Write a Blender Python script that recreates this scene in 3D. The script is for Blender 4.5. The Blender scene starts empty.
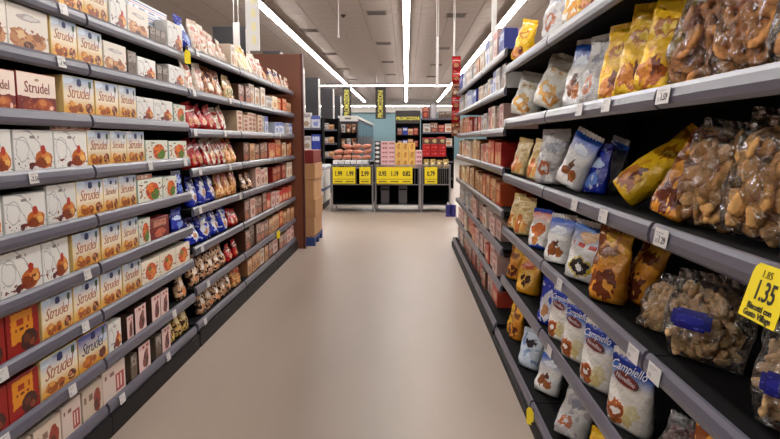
import bpy, bmesh, math, random
from mathutils import Vector, Matrix, noise
R = math.radians
S = bpy.context.scene
COL = S.collection
random.seed(7)

# ------------------------------------------------------------------ camera, world, exposure
cam = bpy.data.cameras.new('camera')
cam.sensor_width = 36.0
cam.lens = 640.0 / 780.0 * 36.0
cam.clip_end = 200
camo = bpy.data.objects.new('camera', cam)
COL.objects.link(camo)
camo.location = (0, 0, 1.43)
camo.rotation_euler = (R(90 - 7.081), 0, R(1.421))
S.camera = camo
w = bpy.data.worlds.new('world')
S.world = w
w.use_nodes = True
w.node_tree.nodes['Background'].inputs[0].default_value = (0.55, 0.52, 0.5, 1)
w.node_tree.nodes['Background'].inputs[1].default_value = 0.3
S.view_settings.view_transform = 'Standard'
S.view_settings.look = 'None'
S.view_settings.exposure = 0.0
S.view_settings.gamma = 1.0
S.view_settings.use_curve_mapping = False
S.cycles.max_bounces = 8
S.cycles.diffuse_bounces = 4
S.cycles.glossy_bounces = 3
S.cycles.transparent_max_bounces = 24
S.cycles.caustics_reflective = False
S.cycles.caustics_refractive = False
S.cycles.sample_clamp_indirect = 3.0
LAMP_STRENGTH = 38.5

# ------------------------------------------------------------------ helpers
def lin(c, g=1.0):
    o = []
    for v in c[:3]:
        v = (v / 255.0) ** g
        o.append(v / 12.92 if v <= 0.04045 else ((v + 0.055) / 1.055) ** 2.4)
    return (o[0], o[1], o[2], 1.0)

def set_in(node, name, val):
    if name in node.inputs:
        node.inputs[name].default_value = val

MATS = {}
def mat(name, col, rough=0.5, metal=0.0, spec=0.5, noise_amt=0.0, noise_scale=8.0, emit=0.0, bump=0.0, bump_scale=60, vary=0.0, coat=0.0):
    if name in MATS:
        return MATS[name]
    m = bpy.data.materials.new(name)
    m.use_nodes = True
    nt = m.node_tree
    b = nt.nodes['Principled BSDF']
    c = lin(col)
    b.inputs['Base Color'].default_value = c
    b.inputs['Roughness'].default_value = rough
    b.inputs['Metallic'].default_value = metal
    set_in(b, 'Specular IOR Level', spec)
    set_in(b, 'Coat Weight', coat)
    src = None
    if noise_amt > 0:
        tc = nt.nodes.new('ShaderNodeTexCoord')
        n = nt.nodes.new('ShaderNodeTexNoise')
        n.inputs['Scale'].default_value = noise_scale
        n.inputs['Detail'].default_value = 4
        nt.links.new(tc.outputs['Object'], n.inputs['Vector'])
        mr = nt.nodes.new('ShaderNodeMapRange')
        mr.inputs[1].default_value = 0.3; mr.inputs[2].default_value = 0.7
        mr.inputs[3].default_value = 1 - noise_amt; mr.inputs[4].default_value = 1 + noise_amt
        nt.links.new(n.outputs[0], mr.inputs[0])
        mx = nt.nodes.new('ShaderNodeVectorMath'); mx.operation = 'SCALE'
        mx.inputs[0].default_value = c[:3]
        nt.links.new(mr.outputs[0], mx.inputs['Scale'])
        src = mx.outputs[0]
        nt.links.new(src, b.inputs['Base Color'])
    if bump > 0:
        tc = nt.nodes.new('ShaderNodeTexCoord')
        n = nt.nodes.new('ShaderNodeTexNoise')
        n.inputs['Scale'].default_value = bump_scale
        nt.links.new(tc.outputs['Object'], n.inputs['Vector'])
        bp = nt.nodes.new('ShaderNodeBump')
        bp.inputs['Strength'].default_value = bump
        bp.inputs['Distance'].default_value = 0.01
        nt.links.new(n.outputs[0], bp.inputs['Height'])
        nt.links.new(bp.outputs[0], b.inputs['Normal'])
    if vary > 0:
        oi = nt.nodes.new('ShaderNodeObjectInfo')
        hs = nt.nodes.new('ShaderNodeHueSaturation')
        mr = nt.nodes.new('ShaderNodeMapRange')
        mr.inputs[3].default_value = 1 - vary; mr.inputs[4].default_value = 1 + vary
        nt.links.new(oi.outputs['Random'], mr.inputs[0])
        nt.links.new(mr.outputs[0], hs.inputs['Value'])
        if src: nt.links.new(src, hs.inputs['Color'])
        else: hs.inputs['Color'].default_value = c
        nt.links.new(hs.outputs[0], b.inputs['Base Color'])
    if emit > 0:
        set_in(b, 'Emission Color', (1.0, 0.965, 0.93, 1))
        set_in(b, 'Emission Strength', emit)
    MATS[name] = m
    return m

CONTRAST = 1.28   # tone contrast put into the print and board colours, mid tones darker
def art(name, base, layers, rough=0.4, spec=0.45, distort=0.03, bump=0.0, vary=0.08, jitter=True):
    """printed artwork on UV: layers drawn in order.
    ('g', v0, v1, colour)  vertical blend that reaches colour at v1
    ('r', u0, u1, v0, v1, colour)  rectangle    ('e', cu, cv, ru, rv, colour)  ellipse
    ('o', cu, cv, ru, rv, inner, colour)  ring   ('n', scale, threshold, colour[, v0, v1])  blotches
    ('t', u0, u1, v0, v1, colour, freq)  broken line of small print"""
    if name in MATS:
        return MATS[name]
    m = bpy.data.materials.new(name)
    m.use_nodes = True
    nt = m.node_tree; N = nt.nodes; L = nt.links
    b = N['Principled BSDF']
    b.inputs['Roughness'].default_value = rough
    set_in(b, 'Specular IOR Level', spec)
    uv = N.new('ShaderNodeUVMap'); uv.uv_map = 'UVMap'
    nz = N.new('ShaderNodeTexNoise'); nz.inputs['Scale'].default_value = 7.0; nz.inputs['Detail'].default_value = 3
    oi0 = N.new('ShaderNodeObjectInfo')
    ofs = N.new('ShaderNodeVectorMath'); ofs.operation = 'SCALE'; ofs.inputs[0].default_value = (17.0, 29.0, 0) if jitter else (0, 0, 0)
    L.new(oi0.outputs['Random'], ofs.inputs['Scale'])
    uvo = N.new('ShaderNodeVectorMath'); uvo.operation = 'ADD'
    L.new(uv.outputs[0], uvo.inputs[0]); L.new(ofs.outputs[0], uvo.inputs[1])
    L.new(uvo.outputs[0], nz.inputs['Vector'])
    sb = N.new('ShaderNodeVectorMath'); sb.operation = 'SUBTRACT'; sb.inputs[1].default_value = (.5, .5, .5)
    L.new(nz.outputs[1], sb.inputs[0])
    sc = N.new('ShaderNodeVectorMath'); sc.operation = 'SCALE'; sc.inputs['Scale'].default_value = distort * 4
    L.new(sb.outputs[0], sc.inputs[0])
    ad = N.new('ShaderNodeVectorMath'); ad.operation = 'ADD'
    L.new(uv.outputs[0], ad.inputs[0]); L.new(sc.outputs[0], ad.inputs[1])
    sep = N.new('ShaderNodeSeparateXYZ'); L.new(uv.outputs[0], sep.inputs[0])
    rgb = N.new('ShaderNodeRGB'); rgb.outputs[0].default_value = lin(base, CONTRAST)
    cur = rgb.outputs[0]
    def M(op, a, bb=None):
        n = N.new('ShaderNodeMath'); n.operation = op
        for i, x in enumerate((a, bb)):
            if x is None: continue
            if isinstance(x, (int, float)): n.inputs[i].default_value = x
            else: L.new(x, n.inputs[i])
        return n.outputs[0]
    def mixc(mask, col):
        nonlocal cur
        mx = N.new('ShaderNodeMix'); mx.data_type = 'RGBA'
        L.new(mask, mx.inputs[0]); L.new(cur, mx.inputs[6])
        mx.inputs[7].default_value = lin(col, CONTRAST)
        cur = mx.outputs[2]
    def norm(src, cu, cv, ru, rv):
        a = N.new('ShaderNodeVectorMath'); a.operation = 'SUBTRACT'; L.new(src, a.inputs[0]); a.inputs[1].default_value = (cu, cv, 0)
        d = N.new('ShaderNodeVectorMath'); d.operation = 'MULTIPLY'; L.new(a.outputs[0], d.inputs[0]); d.inputs[1].default_value = (1 / ru, 1 / rv, 0)
        return d.outputs[0]
    def length(v):
        n = N.new('ShaderNodeVectorMath'); n.operation = 'LENGTH'; L.new(v, n.inputs[0]); return n.outputs['Value']
    for ly in layers:
        k = ly[0]
        if k == 'g':
            mr = N.new('ShaderNodeMapRange'); mr.inputs[1].default_value = ly[1]; mr.inputs[2].default_value = ly[2]
            L.new(sep.outputs[1], mr.inputs[0]); mixc(mr.outputs[0], ly[3])
        elif k in 'rR':
            u0, u1, v0, v1, c = ly[1:6]
            v = norm(ad.outputs[0] if k == 'R' else uv.outputs[0], (u0 + u1) / 2, (v0 + v1) / 2, (u1 - u0) / 2, (v1 - v0) / 2)
            ab = N.new('ShaderNodeVectorMath'); ab.operation = 'ABSOLUTE'; L.new(v, ab.inputs[0])
            s2 = N.new('ShaderNodeSeparateXYZ'); L.new(ab.outputs[0], s2.inputs[0])
            mixc(M('LESS_THAN', M('MAXIMUM', s2.outputs[0], s2.outputs[1]), 1.0), c)
        elif k == 'e':
            mixc(M('LESS_THAN', length(norm(ad.outputs[0], *ly[1:5])), 1.0), ly[5])
        elif k == 'o':
            ln = length(norm(ad.outputs[0], *ly[1:5]))
            mixc(M('MULTIPLY', M('LESS_THAN', ln, 1.0), M('GREATER_THAN', ln, ly[5])), ly[6])
        elif k == 'n':
            n = N.new('ShaderNodeTexNoise'); n.inputs['Scale'].default_value = ly[1]; n.inputs['Detail'].default_value = 1.5
            L.new(uvo.outputs[0], n.inputs['Vector'])
            mk = M('GREATER_THAN', n.outputs[0], ly[2])
            if len(ly) > 4:
                mk = M('MULTIPLY', mk, M('MULTIPLY', M('GREATER_THAN', sep.outputs[1], ly[4]), M('LESS_THAN', sep.outputs[1], ly[5])))
            mixc(mk, ly[3])
        elif k == 't':
            u0, u1, v0, v1, c, fq = ly[1:7]
            v = norm(uv.outputs[0], (u0 + u1) / 2, (v0 + v1) / 2, (u1 - u0) / 2, (v1 - v0) / 2)
            ab = N.new('ShaderNodeVectorMath'); ab.operation = 'ABSOLUTE'; L.new(v, ab.inputs[0])
            s2 = N.new('ShaderNodeSeparateXYZ'); L.new(ab.outputs[0], s2.inputs[0])
            mk = M('LESS_THAN', M('MAXIMUM', s2.outputs[0], s2.outputs[1]), 1.0)
            wv = M('GREATER_THAN', M('SINE', M('MULTIPLY', sep.outputs[0], fq * 6.283)), -0.35)
            mixc(M('MULTIPLY', mk, wv), c)
    if vary > 0:
        oi = N.new('ShaderNodeObjectInfo')
        mr = N.new('ShaderNodeMapRange'); mr.inputs[3].default_value = 1 - vary; mr.inputs[4].default_value = 1 + vary
        L.new(oi.outputs['Random'], mr.inputs[0])
        hs = N.new('ShaderNodeHueSaturation'); L.new(mr.outputs[0], hs.inputs['Value']); L.new(cur, hs.inputs['Color'])
        cur = hs.outputs[0]
    L.new(cur, b.inputs['Base Color'])
    if bump > 0:
        tc = N.new('ShaderNodeTexCoord')
        n = N.new('ShaderNodeTexNoise'); n.inputs['Scale'].default_value = 28; n.inputs['Detail'].default_value = 2
        L.new(tc.outputs['Object'], n.inputs['Vector'])
        bp = N.new('ShaderNodeBump'); bp.inputs['Strength'].default_value = bump; bp.inputs['Distance'].default_value = 0.02
        L.new(n.outputs[0], bp.inputs['Height']); L.new(bp.outputs[0], b.inputs['Normal'])
    MATS[name] = m
    return m

def link(name, data, parent=None, loc=(0, 0, 0), rot=(0, 0, 0), scale=None):
    o = bpy.data.objects.new(name, data)
    COL.objects.link(o)
    o.location = loc
    o.rotation_euler = rot
    if scale: o.scale = scale
    if parent is not None: o.parent = parent
    return o

def tag(o, label=None, cat=None, group=None, kind=None):
    if label: o['label'] = label
    if cat: o['category'] = cat
    if group: o['group'] = group
    if kind: o['kind'] = kind
    return o

def empty(name, loc=(0, 0, 0), rz=0.0):
    o = link(name, None, None, loc, (0, 0, rz))
    o.empty_display_size = 0.1
    return o

def new_mesh(name, verts, faces, mats, mi=None, uvs=None, smooth=False):
    me = bpy.data.meshes.new(name)
    me.from_pydata(verts, [], faces)
    for m in mats: me.materials.append(m)
    if mi:
        for p, i in zip(me.polygons, mi): p.material_index = i
    if uvs:
        ul = me.uv_layers.new(name='UVMap')
        for p in me.polygons:
            for li, vi in zip(p.loop_indices, p.vertices):
                ul.data[li].uv = uvs[vi]
    if smooth:
        for p in me.polygons: p.use_smooth = True
    me.update()
    return me

class MB:
    """collects boxes / bars / prisms / lathes into one mesh"""
    def __init__(s): s.v = []; s.f = []
    def box(s, x0, x1, y0, y1, z0, z1):
        n = len(s.v)
        s.v += [(x0, y0, z0), (x1, y0, z0), (x1, y1, z0), (x0, y1, z0), (x0, y0, z1), (x1, y0, z1), (x1, y1, z1), (x0, y1, z1)]
        s.f += [tuple(n + i for i in q) for q in ((0, 3, 2, 1), (4, 5, 6, 7), (0, 1, 5, 4), (1, 2, 6, 5), (2, 3, 7, 6), (3, 0, 4, 7))]
        return s
    def bar(s, a, b, r, n=6):
        a = Vector(a); b = Vector(b); d = (b - a).normalized()
        u = d.orthogonal().normalized(); v = d.cross(u)
        k = len(s.v)
        for p in (a, b):
            for i in range(n):
                t = 2 * math.pi * i / n
                q = p + (u * math.cos(t) + v * math.sin(t)) * r
                s.v.append(tuple(q))
        for i in range(n):
            j = (i + 1) % n
            s.f.append((k + i, k + j, k + n + j, k + n + i))
        s.f.append(tuple(k + n - 1 - i for i in range(n))); s.f.append(tuple(k + n + i for i in range(n)))
        return s
    def prism(s, prof, axis, a, b):
        """prof: list of 2-D points; axis 'y': (x,z) extruded along y"""
        k = len(s.v); n = len(prof)
        for t in (a, b):
            for p in prof:
                s.v.append((p[0], t, p[1]) if axis == 'y' else (t, p[0], p[1]) if axis == 'x' else (p[0], p[1], t))
        for i in range(n):
            j = (i + 1) % n
            s.f.append((k + i, k + j, k + n + j, k + n + i))
        s.f.append(tuple(k + n - 1 - i for i in range(n))); s.f.append(tuple(k + n + i for i in range(n)))
        return s
    def mesh(s, name, m, smooth=False, bevel=0.0):
        me = new_mesh(name, s.v, s.f, m if isinstance(m, list) else [m])
        bm = bmesh.new(); bm.from_mesh(me)
        if bevel:
            bmesh.ops.bevel(bm, geom=list(bm.edges), offset=bevel, segments=1, affect='EDGES', clamp_overlap=True)
        bmesh.ops.recalc_face_normals(bm, faces=bm.faces)
        bm.to_mesh(me); bm.free()
        if smooth:
            for p in me.polygons: p.use_smooth = True
        return me
    def build(s, name, m, parent=None, loc=(0, 0, 0), rot=(0, 0, 0), **k):
        return link(name, s.mesh(name, m, **k), parent, loc, rot)

TXT = {}
def text_mesh(txt, size, m, shear=0.0, extrude=0.0004, spacing=1.0, bold=0.0):
    """lettering lying in local XZ facing -Y, centred"""
    key = (txt, round(size, 4), m.name, shear, spacing, bold)
    if key in TXT: return TXT[key]
    cu = bpy.data.curves.new('lettering', 'FONT')
    cu.body = txt; cu.size = size; cu.align_x = 'CENTER'; cu.align_y = 'CENTER'
    cu.shear = shear; cu.extrude = extrude; cu.resolution_u = 2; cu.space_character = spacing; cu.offset = bold
    o = bpy.data.objects.new('lettering_tmp', cu)
    COL.objects.link(o)
    dg = bpy.context.evaluated_depsgraph_get()
    me = bpy.data.meshes.new_from_object(o.evaluated_get(dg))
    me.transform(Matrix.Rotation(R(90), 4, 'X'))
    me.materials.clear(); me.materials.append(m)
    bpy.data.objects.remove(o); bpy.data.curves.remove(cu)
    TXT[key] = me
    return me

ORD = ['zeroth', 'first', 'second', 'third', 'fourth', 'fifth', 'sixth', 'seventh', 'eighth', 'ninth', 'tenth', 'eleventh', 'twelfth', 'thirteenth', 'fourteenth', 'fifteenth', 'sixteenth', 'seventeenth', 'eighteenth', 'nineteenth', 'twentieth']
def ordn(i):
    if i <= 20: return ORD[i]
    return 'twenty-' + ORD[i - 20] if i < 30 else 'thirtieth' if i == 30 else 'thirty-' + ORD[i - 30]

# ------------------------------------------------------------------ setting
XA, XB, YA, YB, ZC = -11.0, 9.4, -6.0, 48.0, 4.05
def structure(name, mb, m): return tag(mb.build(name, m), kind='structure')

def floor_mat():
    m = bpy.data.materials.new('vinyl_floor'); m.use_nodes = True
    nt = m.node_tree; N = nt.nodes; L = nt.links; b = N['Principled BSDF']
    tc = N.new('ShaderNodeTexCoord')
    n1 = N.new('ShaderNodeTexNoise'); n1.inputs['Scale'].default_value = 1.1; n1.inputs['Detail'].default_value = 5
    mp = N.new('ShaderNodeMapping'); mp.inputs['Scale'].default_value = (1.6, 0.35, 1)
    L.new(tc.outputs['Object'], mp.inputs[0]); L.new(mp.outputs[0], n1.inputs['Vector'])
    n2 = N.new('ShaderNodeTexNoise'); n2.inputs['Scale'].default_value = 90
    L.new(tc.outputs['Object'], n2.inputs['Vector'])
    cr = N.new('ShaderNodeValToRGB')
    cr.color_ramp.elements[0].position = 0.3; cr.color_ramp.elements[0].color = lin((150, 134, 122))
    cr.color_ramp.elements[1].position = 0.7; cr.color_ramp.elements[1].color = lin((164, 148, 135))
    L.new(n1.outputs[0], cr.inputs[0]); L.new(cr.outputs[0], b.inputs['Base Color'])
    mr = N.new('ShaderNodeMapRange'); mr.inputs[3].default_value = 0.34; mr.inputs[4].default_value = 0.5
    L.new(n1.outputs[0], mr.inputs[0]); L.new(mr.outputs[0], b.inputs['Roughness'])
    bp = N.new('ShaderNodeBump'); bp.inputs['Strength'].default_value = 0.05; bp.inputs['Distance'].default_value = 0.005
    L.new(n2.outputs[0], bp.inputs['Height']); L.new(bp.outputs[0], b.inputs['Normal'])
    return m
structure('floor', MB().box(XA, XB, YA, YB, -0.1, 0), floor_mat())
M_grid = mat('ceiling_grid', (128, 118, 110), 0.8)
M_tile = mat('ceiling_tile', (174, 163, 156), 0.85, noise_amt=0.05, noise_scale=3, bump=0.2, bump_scale=50)
ceil = structure('ceiling', MB().box(XA, XB, YA, YB, ZC + 0.012, ZC + 0.15), M_grid)
M_white_wall = mat('white_paint', (222, 217, 210), 0.7, noise_amt=0.03)
M_teal = mat('teal_paint', (136, 168, 178), 0.7, noise_amt=0.05)
M_store = mat('dark_store_paint', (74, 68, 66), 0.7, noise_amt=0.05)
structure('wall_left', MB().box(XA - 0.1, XA, YA, YB, 0, ZC + 0.15), M_store)
structure('wall_right', MB().box(XB, XB + 0.1, YA, YB, 0, ZC + 0.15), M_store)
structure('wall_front', MB().box(XA - 0.1, XB + 0.1, YA - 0.1, YA, 0, ZC + 0.15), M_store)
structure('wall_back', MB().box(XA - 0.1, XB + 0.1, YB, YB + 0.1, 0, ZC + 0.15), M_teal)
structure('trim_1', MB().box(XA, XB, YB - 0.35, YB, 3.45, ZC + 0.01), M_white_wall)

# ceiling tiles: the ones that show largest are pieces, the rest one joined piece
tl = 0.6; g = 0.006
tile_me = MB().box(-tl / 2 + g, tl / 2 - g, -tl / 2 + g, tl / 2 - g, 0, 0.012).mesh('tile', M_tile)
rest = MB()
nx = int((XB - XA) / tl); ny = int((YB - YA) / tl)
x00 = -0.3 - tl * 17
for j in range(ny):
    for i in range(nx):
        cx = x00 + (i + 0.5) * tl; cy = YA + (j + 0.5) * tl
        if 11.9 < cy < 24.6 and -4.25 < cx < 3.2 and abs(cx + 0.35) < 0.31 * cy:
            link('tile', tile_me, ceil, (cx, cy, ZC))
        else:
            rest.box(cx - tl / 2 + g, cx + tl / 2 - g, cy - tl / 2 + g, cy + tl / 2 - g, ZC, ZC + 0.012)
tag(rest.build('tile_field', M_tile, ceil), kind='stuff')

# ------------------------------------------------------------------ lamps
M_lamp = mat('lamp_diffuser', (255, 250, 240), 0.5, emit=LAMP_STRENGTH)
M_housing = mat('lamp_housing', (215, 212, 208), 0.5)
def lamp_row(x, y0, y1, z, label, across=False, wd=0.06):
    L_ = y1 - y0
    t = empty('ceiling_lamp', ((x, y0, z) if not across else (y0, x, z)), 0 if not across else R(-90))
    MB().box(-wd - .008, wd + .008, 0, L_, 0.03, 0.06).build('housing', M_housing, t)
    # opal profile hanging under the housing
    MB().prism([(-wd, 0.03), (-wd, 0.008), (-wd * .6, 0), (wd * .6, 0), (wd, 0.008), (wd, 0.03)], 'y', 0.01, L_ - 0.01).build('diffuser', M_lamp, t)
    nrod = max(2, int(L_ / 6))
    for k in range(nrod):
        yy = L_ * (k + .5) / nrod
        MB().bar((0, yy, 0.06), (0, yy, ZC - z), 0.006, 5).build('rod', M_housing, t)
    return tag(t, label, 'lamp', 'rows of linear ceiling lamps')
LZ = 3.85
lamp_row(0.0, -4, 28.8, LZ, 'long white linear lamp running straight over the middle of the aisle')
lamp_row(-2.66, -4, 28.8, LZ, 'long white linear lamp slanting down from upper left above the left rack')
lamp_row(2.03, -4, 28.8, LZ, 'long white linear lamp slanting down from upper right above the right rack')
lamp_row(0.0, 30.2, 41.5, LZ, 'short far linear lamp continuing the middle row beyond the cross lamp')
lamp_row(-2.66, 30.2, 41.5, LZ, 'short far linear lamp continuing the left row beyond the cross lamp')
lamp_row(2.03, 30.2, 41.5, LZ, 'short far linear lamp continuing the right row beyond the cross lamp')
lamp_row(29.5, -4.2, 2.9, LZ, 'linear lamp running crosswise under the far ceiling', across=True)
lamp_row(46.2, -10.0, 8.4, 3.8, 'added linear lamp brightening the white bulkhead of the far wall', across=True)  # extra lamp, added to brighten the far bulkhead
for xx in (-6.5, 5.9):
    lamp_row(xx, -4, 40, LZ, 'long linear lamp over the next aisle, out of sight behind the %s rack' % ('left' if xx < 0 else 'right'))

# ceiling vents
M_vent = mat('vent_grey', (120, 112, 106), 0.6)
M_ventd = mat('vent_dark', (52, 48, 46), 0.7)
vf = MB(); o_ = 0.21; i_ = 0.175
vf.box(-o_, o_, -o_, -i_, -0.012, 0); vf.box(-o_, o_, i_, o_, -0.012, 0); vf.box(-o_, -i_, -i_, i_, -0.012, 0); vf.box(i_, o_, -i_, i_, -0.012, 0)
vent_frame = vf.mesh('frame', M_vent)
vent_back = MB().box(-i_, i_, -i_, i_, -0.003, 0).mesh('backing', M_ventd)
vent_slat = MB().box(-i_, i_, -0.004, 0.012, -0.011, -0.004).mesh('slat', M_vent)
vrows = {'middle': (-0.62, [13.7, 17.9, 22.1, 26.3]), 'left': (-2.33, [15.8, 20.0, 24.2, 28.4]), 'right': (1.05, [14.0, 18.9, 23.0, 27.2])}
for side, (vx, ys) in vrows.items():
    for k, vy in enumerate(ys):
        t = empty('ceiling_vent', (vx, vy, ZC))
        link('frame', vent_frame, t); link('backing', vent_back, t)
        for q in range(5): link('slat', vent_slat, t, (0, -0.13 + q * 0.06, 0))
        tag(t, 'grey square ceiling vent, %s from the camera in the %s row' % (ordn(k + 1), side), 'vent', 'ceiling vents')  # added dark back and side sheets, standing in for shade in the bin
t = empty('smoke_detector', (-1.33, 13.9, ZC))
M_det = mat('detector_dark', (40, 36, 34), 0.5)
MB().prism([(.05 * math.cos(a * .5236), .05 * math.sin(a * .5236)) for a in range(12)], 'z', -0.03, 0).build('base', M_det, t)
MB().prism([(.025 * math.cos(a * .5236), .025 * math.sin(a * .5236)) for a in range(12)], 'z', -0.055, -0.03).build('sensor', M_det, t)
tag(t, 'small dark round detector on the ceiling left of the middle lamp', 'detector')

# ------------------------------------------------------------------ racks
M_rail = mat('price_rail_plastic', (86, 84, 96), 0.3, spec=0.6, noise_amt=0.03, noise_scale=5)
M_shelf = mat('shelf_steel', (12, 11, 12), 0.85, spec=0.12)
M_back = mat('rack_back_steel', (10, 10, 10), 0.85, spec=0.1)
M_plinth = mat('plinth_dark', (24, 21, 22), 0.6, spec=0.2, noise_amt=0.05)
M_tagw = art('price_tag_paper', (214, 210, 208), [('r', .12, .7, .74, .80, (166, 162, 164)), ('r', .12, .5, .60, .65, (176, 172, 174)), ('r', .1, .34, .14, .4, (180, 176, 178))], rough=0.4, vary=0)
M_ink = mat('black_ink', (28, 24, 24), 0.5)
M_yel = mat('yellow_card', (238, 214, 30), 0.4)
RAIL_PROF = [(0.0, -0.031), (0.010, -0.031), (0.019, -0.022), (0.021, -0.004), (0.016, 0.017), (0.008, 0.029), (0.0, 0.030)]
# price rail: local +x points into the aisle
def rack(side, xf, y0, y1, levels, label, tags=(), depth=0.42, top=None, plinth_x=None):
    """side -1: stands left of the aisle, facing +x ; +1: right, facing -x. xf = |x| of the rail fronts"""
    L_ = y1 - y0
    t = empty('shelf_rack', (side * xf, (y0 + y1) / 2, 0), 0 if side < 0 else math.pi)
    # local frame: +x into aisle, y along rack (flipped on the right side)
    h = (top or levels[0] + 0.14)
    MB().box(-depth - 0.05, -depth - 0.03, -L_ / 2 + .004, L_ / 2 - .004, 0.02, h).build('back_panel', M_back, t)
    for s_ in (-1, 1):
        MB().box(-depth - 0.03, -depth + 0.02, s_ * (L_ / 2 - 0.018) - 0.014, s_ * (L_ / 2 - 0.018) + 0.014, 0, h).build('upright', M_back, t)
    px = 0.012 if plinth_x is None else plinth_x
    base = levels[-1]
    MB().box(px - 0.03, px, -L_ / 2 + .003, L_ / 2 - .003, 0.0, base - 0.03).build('plinth', M_plinth, t)
    for i, z in enumerate(levels):
        last = i == len(levels) - 1
        dx = px - 0.012 if last else 0.0
        sh = MB().box(-depth - 0.03, dx - 0.021, -L_ / 2 + .004, L_ / 2 - .004, z - 0.012, z + 0.018).build('shelf', M_shelf, t)
        prof = [(p[0] - 0.021 + dx, p[1] + z) for p in RAIL_PROF]
        MB().prism(prof, 'y', -L_ / 2 + .011, L_ / 2 - .011).build('price_rail', M_rail, sh)
    return tag(t, label, 'shelf rack', 'aisle shelf racks')

LN = [1.97, 1.75, 1.517, 1.285, 1.058, 0.828, 0.600, 0.360, 0.130]
LF = [2.02, 1.743, 1.478, 1.210, 0.943, 0.670, 0.392, 0.140]
RN = [1.903, 1.544, 1.174, 0.806, 0.457, 0.075]
RF = [2.03, 1.768, 1.488, 1.212, 0.912, 0.640, 0.370, 0.100]
XL, XR = 1.433, 0.67
LYN = [0.27, 1.60, 2.93, 4.255]; LYF = [4.27, 5.61, 6.96, 8.29]
RYN = [-0.90, 0.43, 1.768, 3.155, 4.47]; RYF = [4.485, 5.84, 7.23, 8.62]
PX = {}
rk = [('L', 'N', LYN, LN, XL), ('L', 'F', LYF, LF, XL), ('R', 'N', RYN, RN, XR), ('R', 'F', RYF, RF, XR)]
RACKS = {}
for sd, nf, ys, lv, xf in rk:
    for k in range(len(ys) - 1):
        lab = 'dark steel shelf rack with grey price rails, %s %s section, %s from the camera' % (
            'near' if nf == 'N' else 'far', 'left' if sd == 'L' else 'right', ordn(k + 1))
        RACKS[(sd, nf, k)] = rack(-1 if sd == 'L' else 1, xf, ys[k], ys[k + 1], lv, lab,
                                  plinth_x=(0.012 if sd == 'L' else 0.045))

tag_me = None
def shelf_tag(sd, xf, y, z, txt=None, wd=0.062, ht=0.046, dx=0.0):
    if sd == 'R': wd = 0.085
    """small white price tag clipped in the rail; belongs to the rack that holds it"""
    nf = 'N' if y < (4.26 if sd == 'L' else 4.475) else 'F'
    ys = {('L', 'N'): LYN, ('L', 'F'): LYF, ('R', 'N'): RYN, ('R', 'F'): RYF}[(sd, nf)]
    k = max(0, min(len(ys) - 2, sum(1 for q in ys if q <= y) - 1))
    par = RACKS[(sd, nf, k)]
    key = ('tag', wd, ht)
    if key not in PX:
        v = [(-wd / 2, -0.0005, -ht / 2), (wd / 2, -0.0005, -ht / 2), (wd / 2, -0.0005, ht / 2), (-wd / 2, -0.0005, ht / 2),
             (-wd / 2, 0.001, -ht / 2), (wd / 2, 0.001, -ht / 2), (wd / 2, 0.001, ht / 2), (-wd / 2, 0.001, ht / 2)]
        PX[key] = new_mesh('price_tag', v, [(0, 1, 2, 3), (7, 6, 5, 4), (0, 4, 5, 1), (1, 5, 6, 2), (2, 6, 7, 3), (3, 7, 4, 0)], [M_tagw],
                           uvs=[(0, 0), (1, 0), (1, 1), (0, 1), (0, 0), (0, 0), (0, 0), (0, 0)])
    loc = ((0.0035 + dx, (y - (ys[k] + ys[k + 1]) / 2) * (1 if sd == 'L' else -1), z + 0.002))
    o = link('price_tag', PX[key], par, loc, (R(-8), 0, R(90)))
    if txt: link('lettering', text_mesh(txt, 0.026, M_ink), o, (0.010, -0.001, -0.006))
    return o

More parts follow.
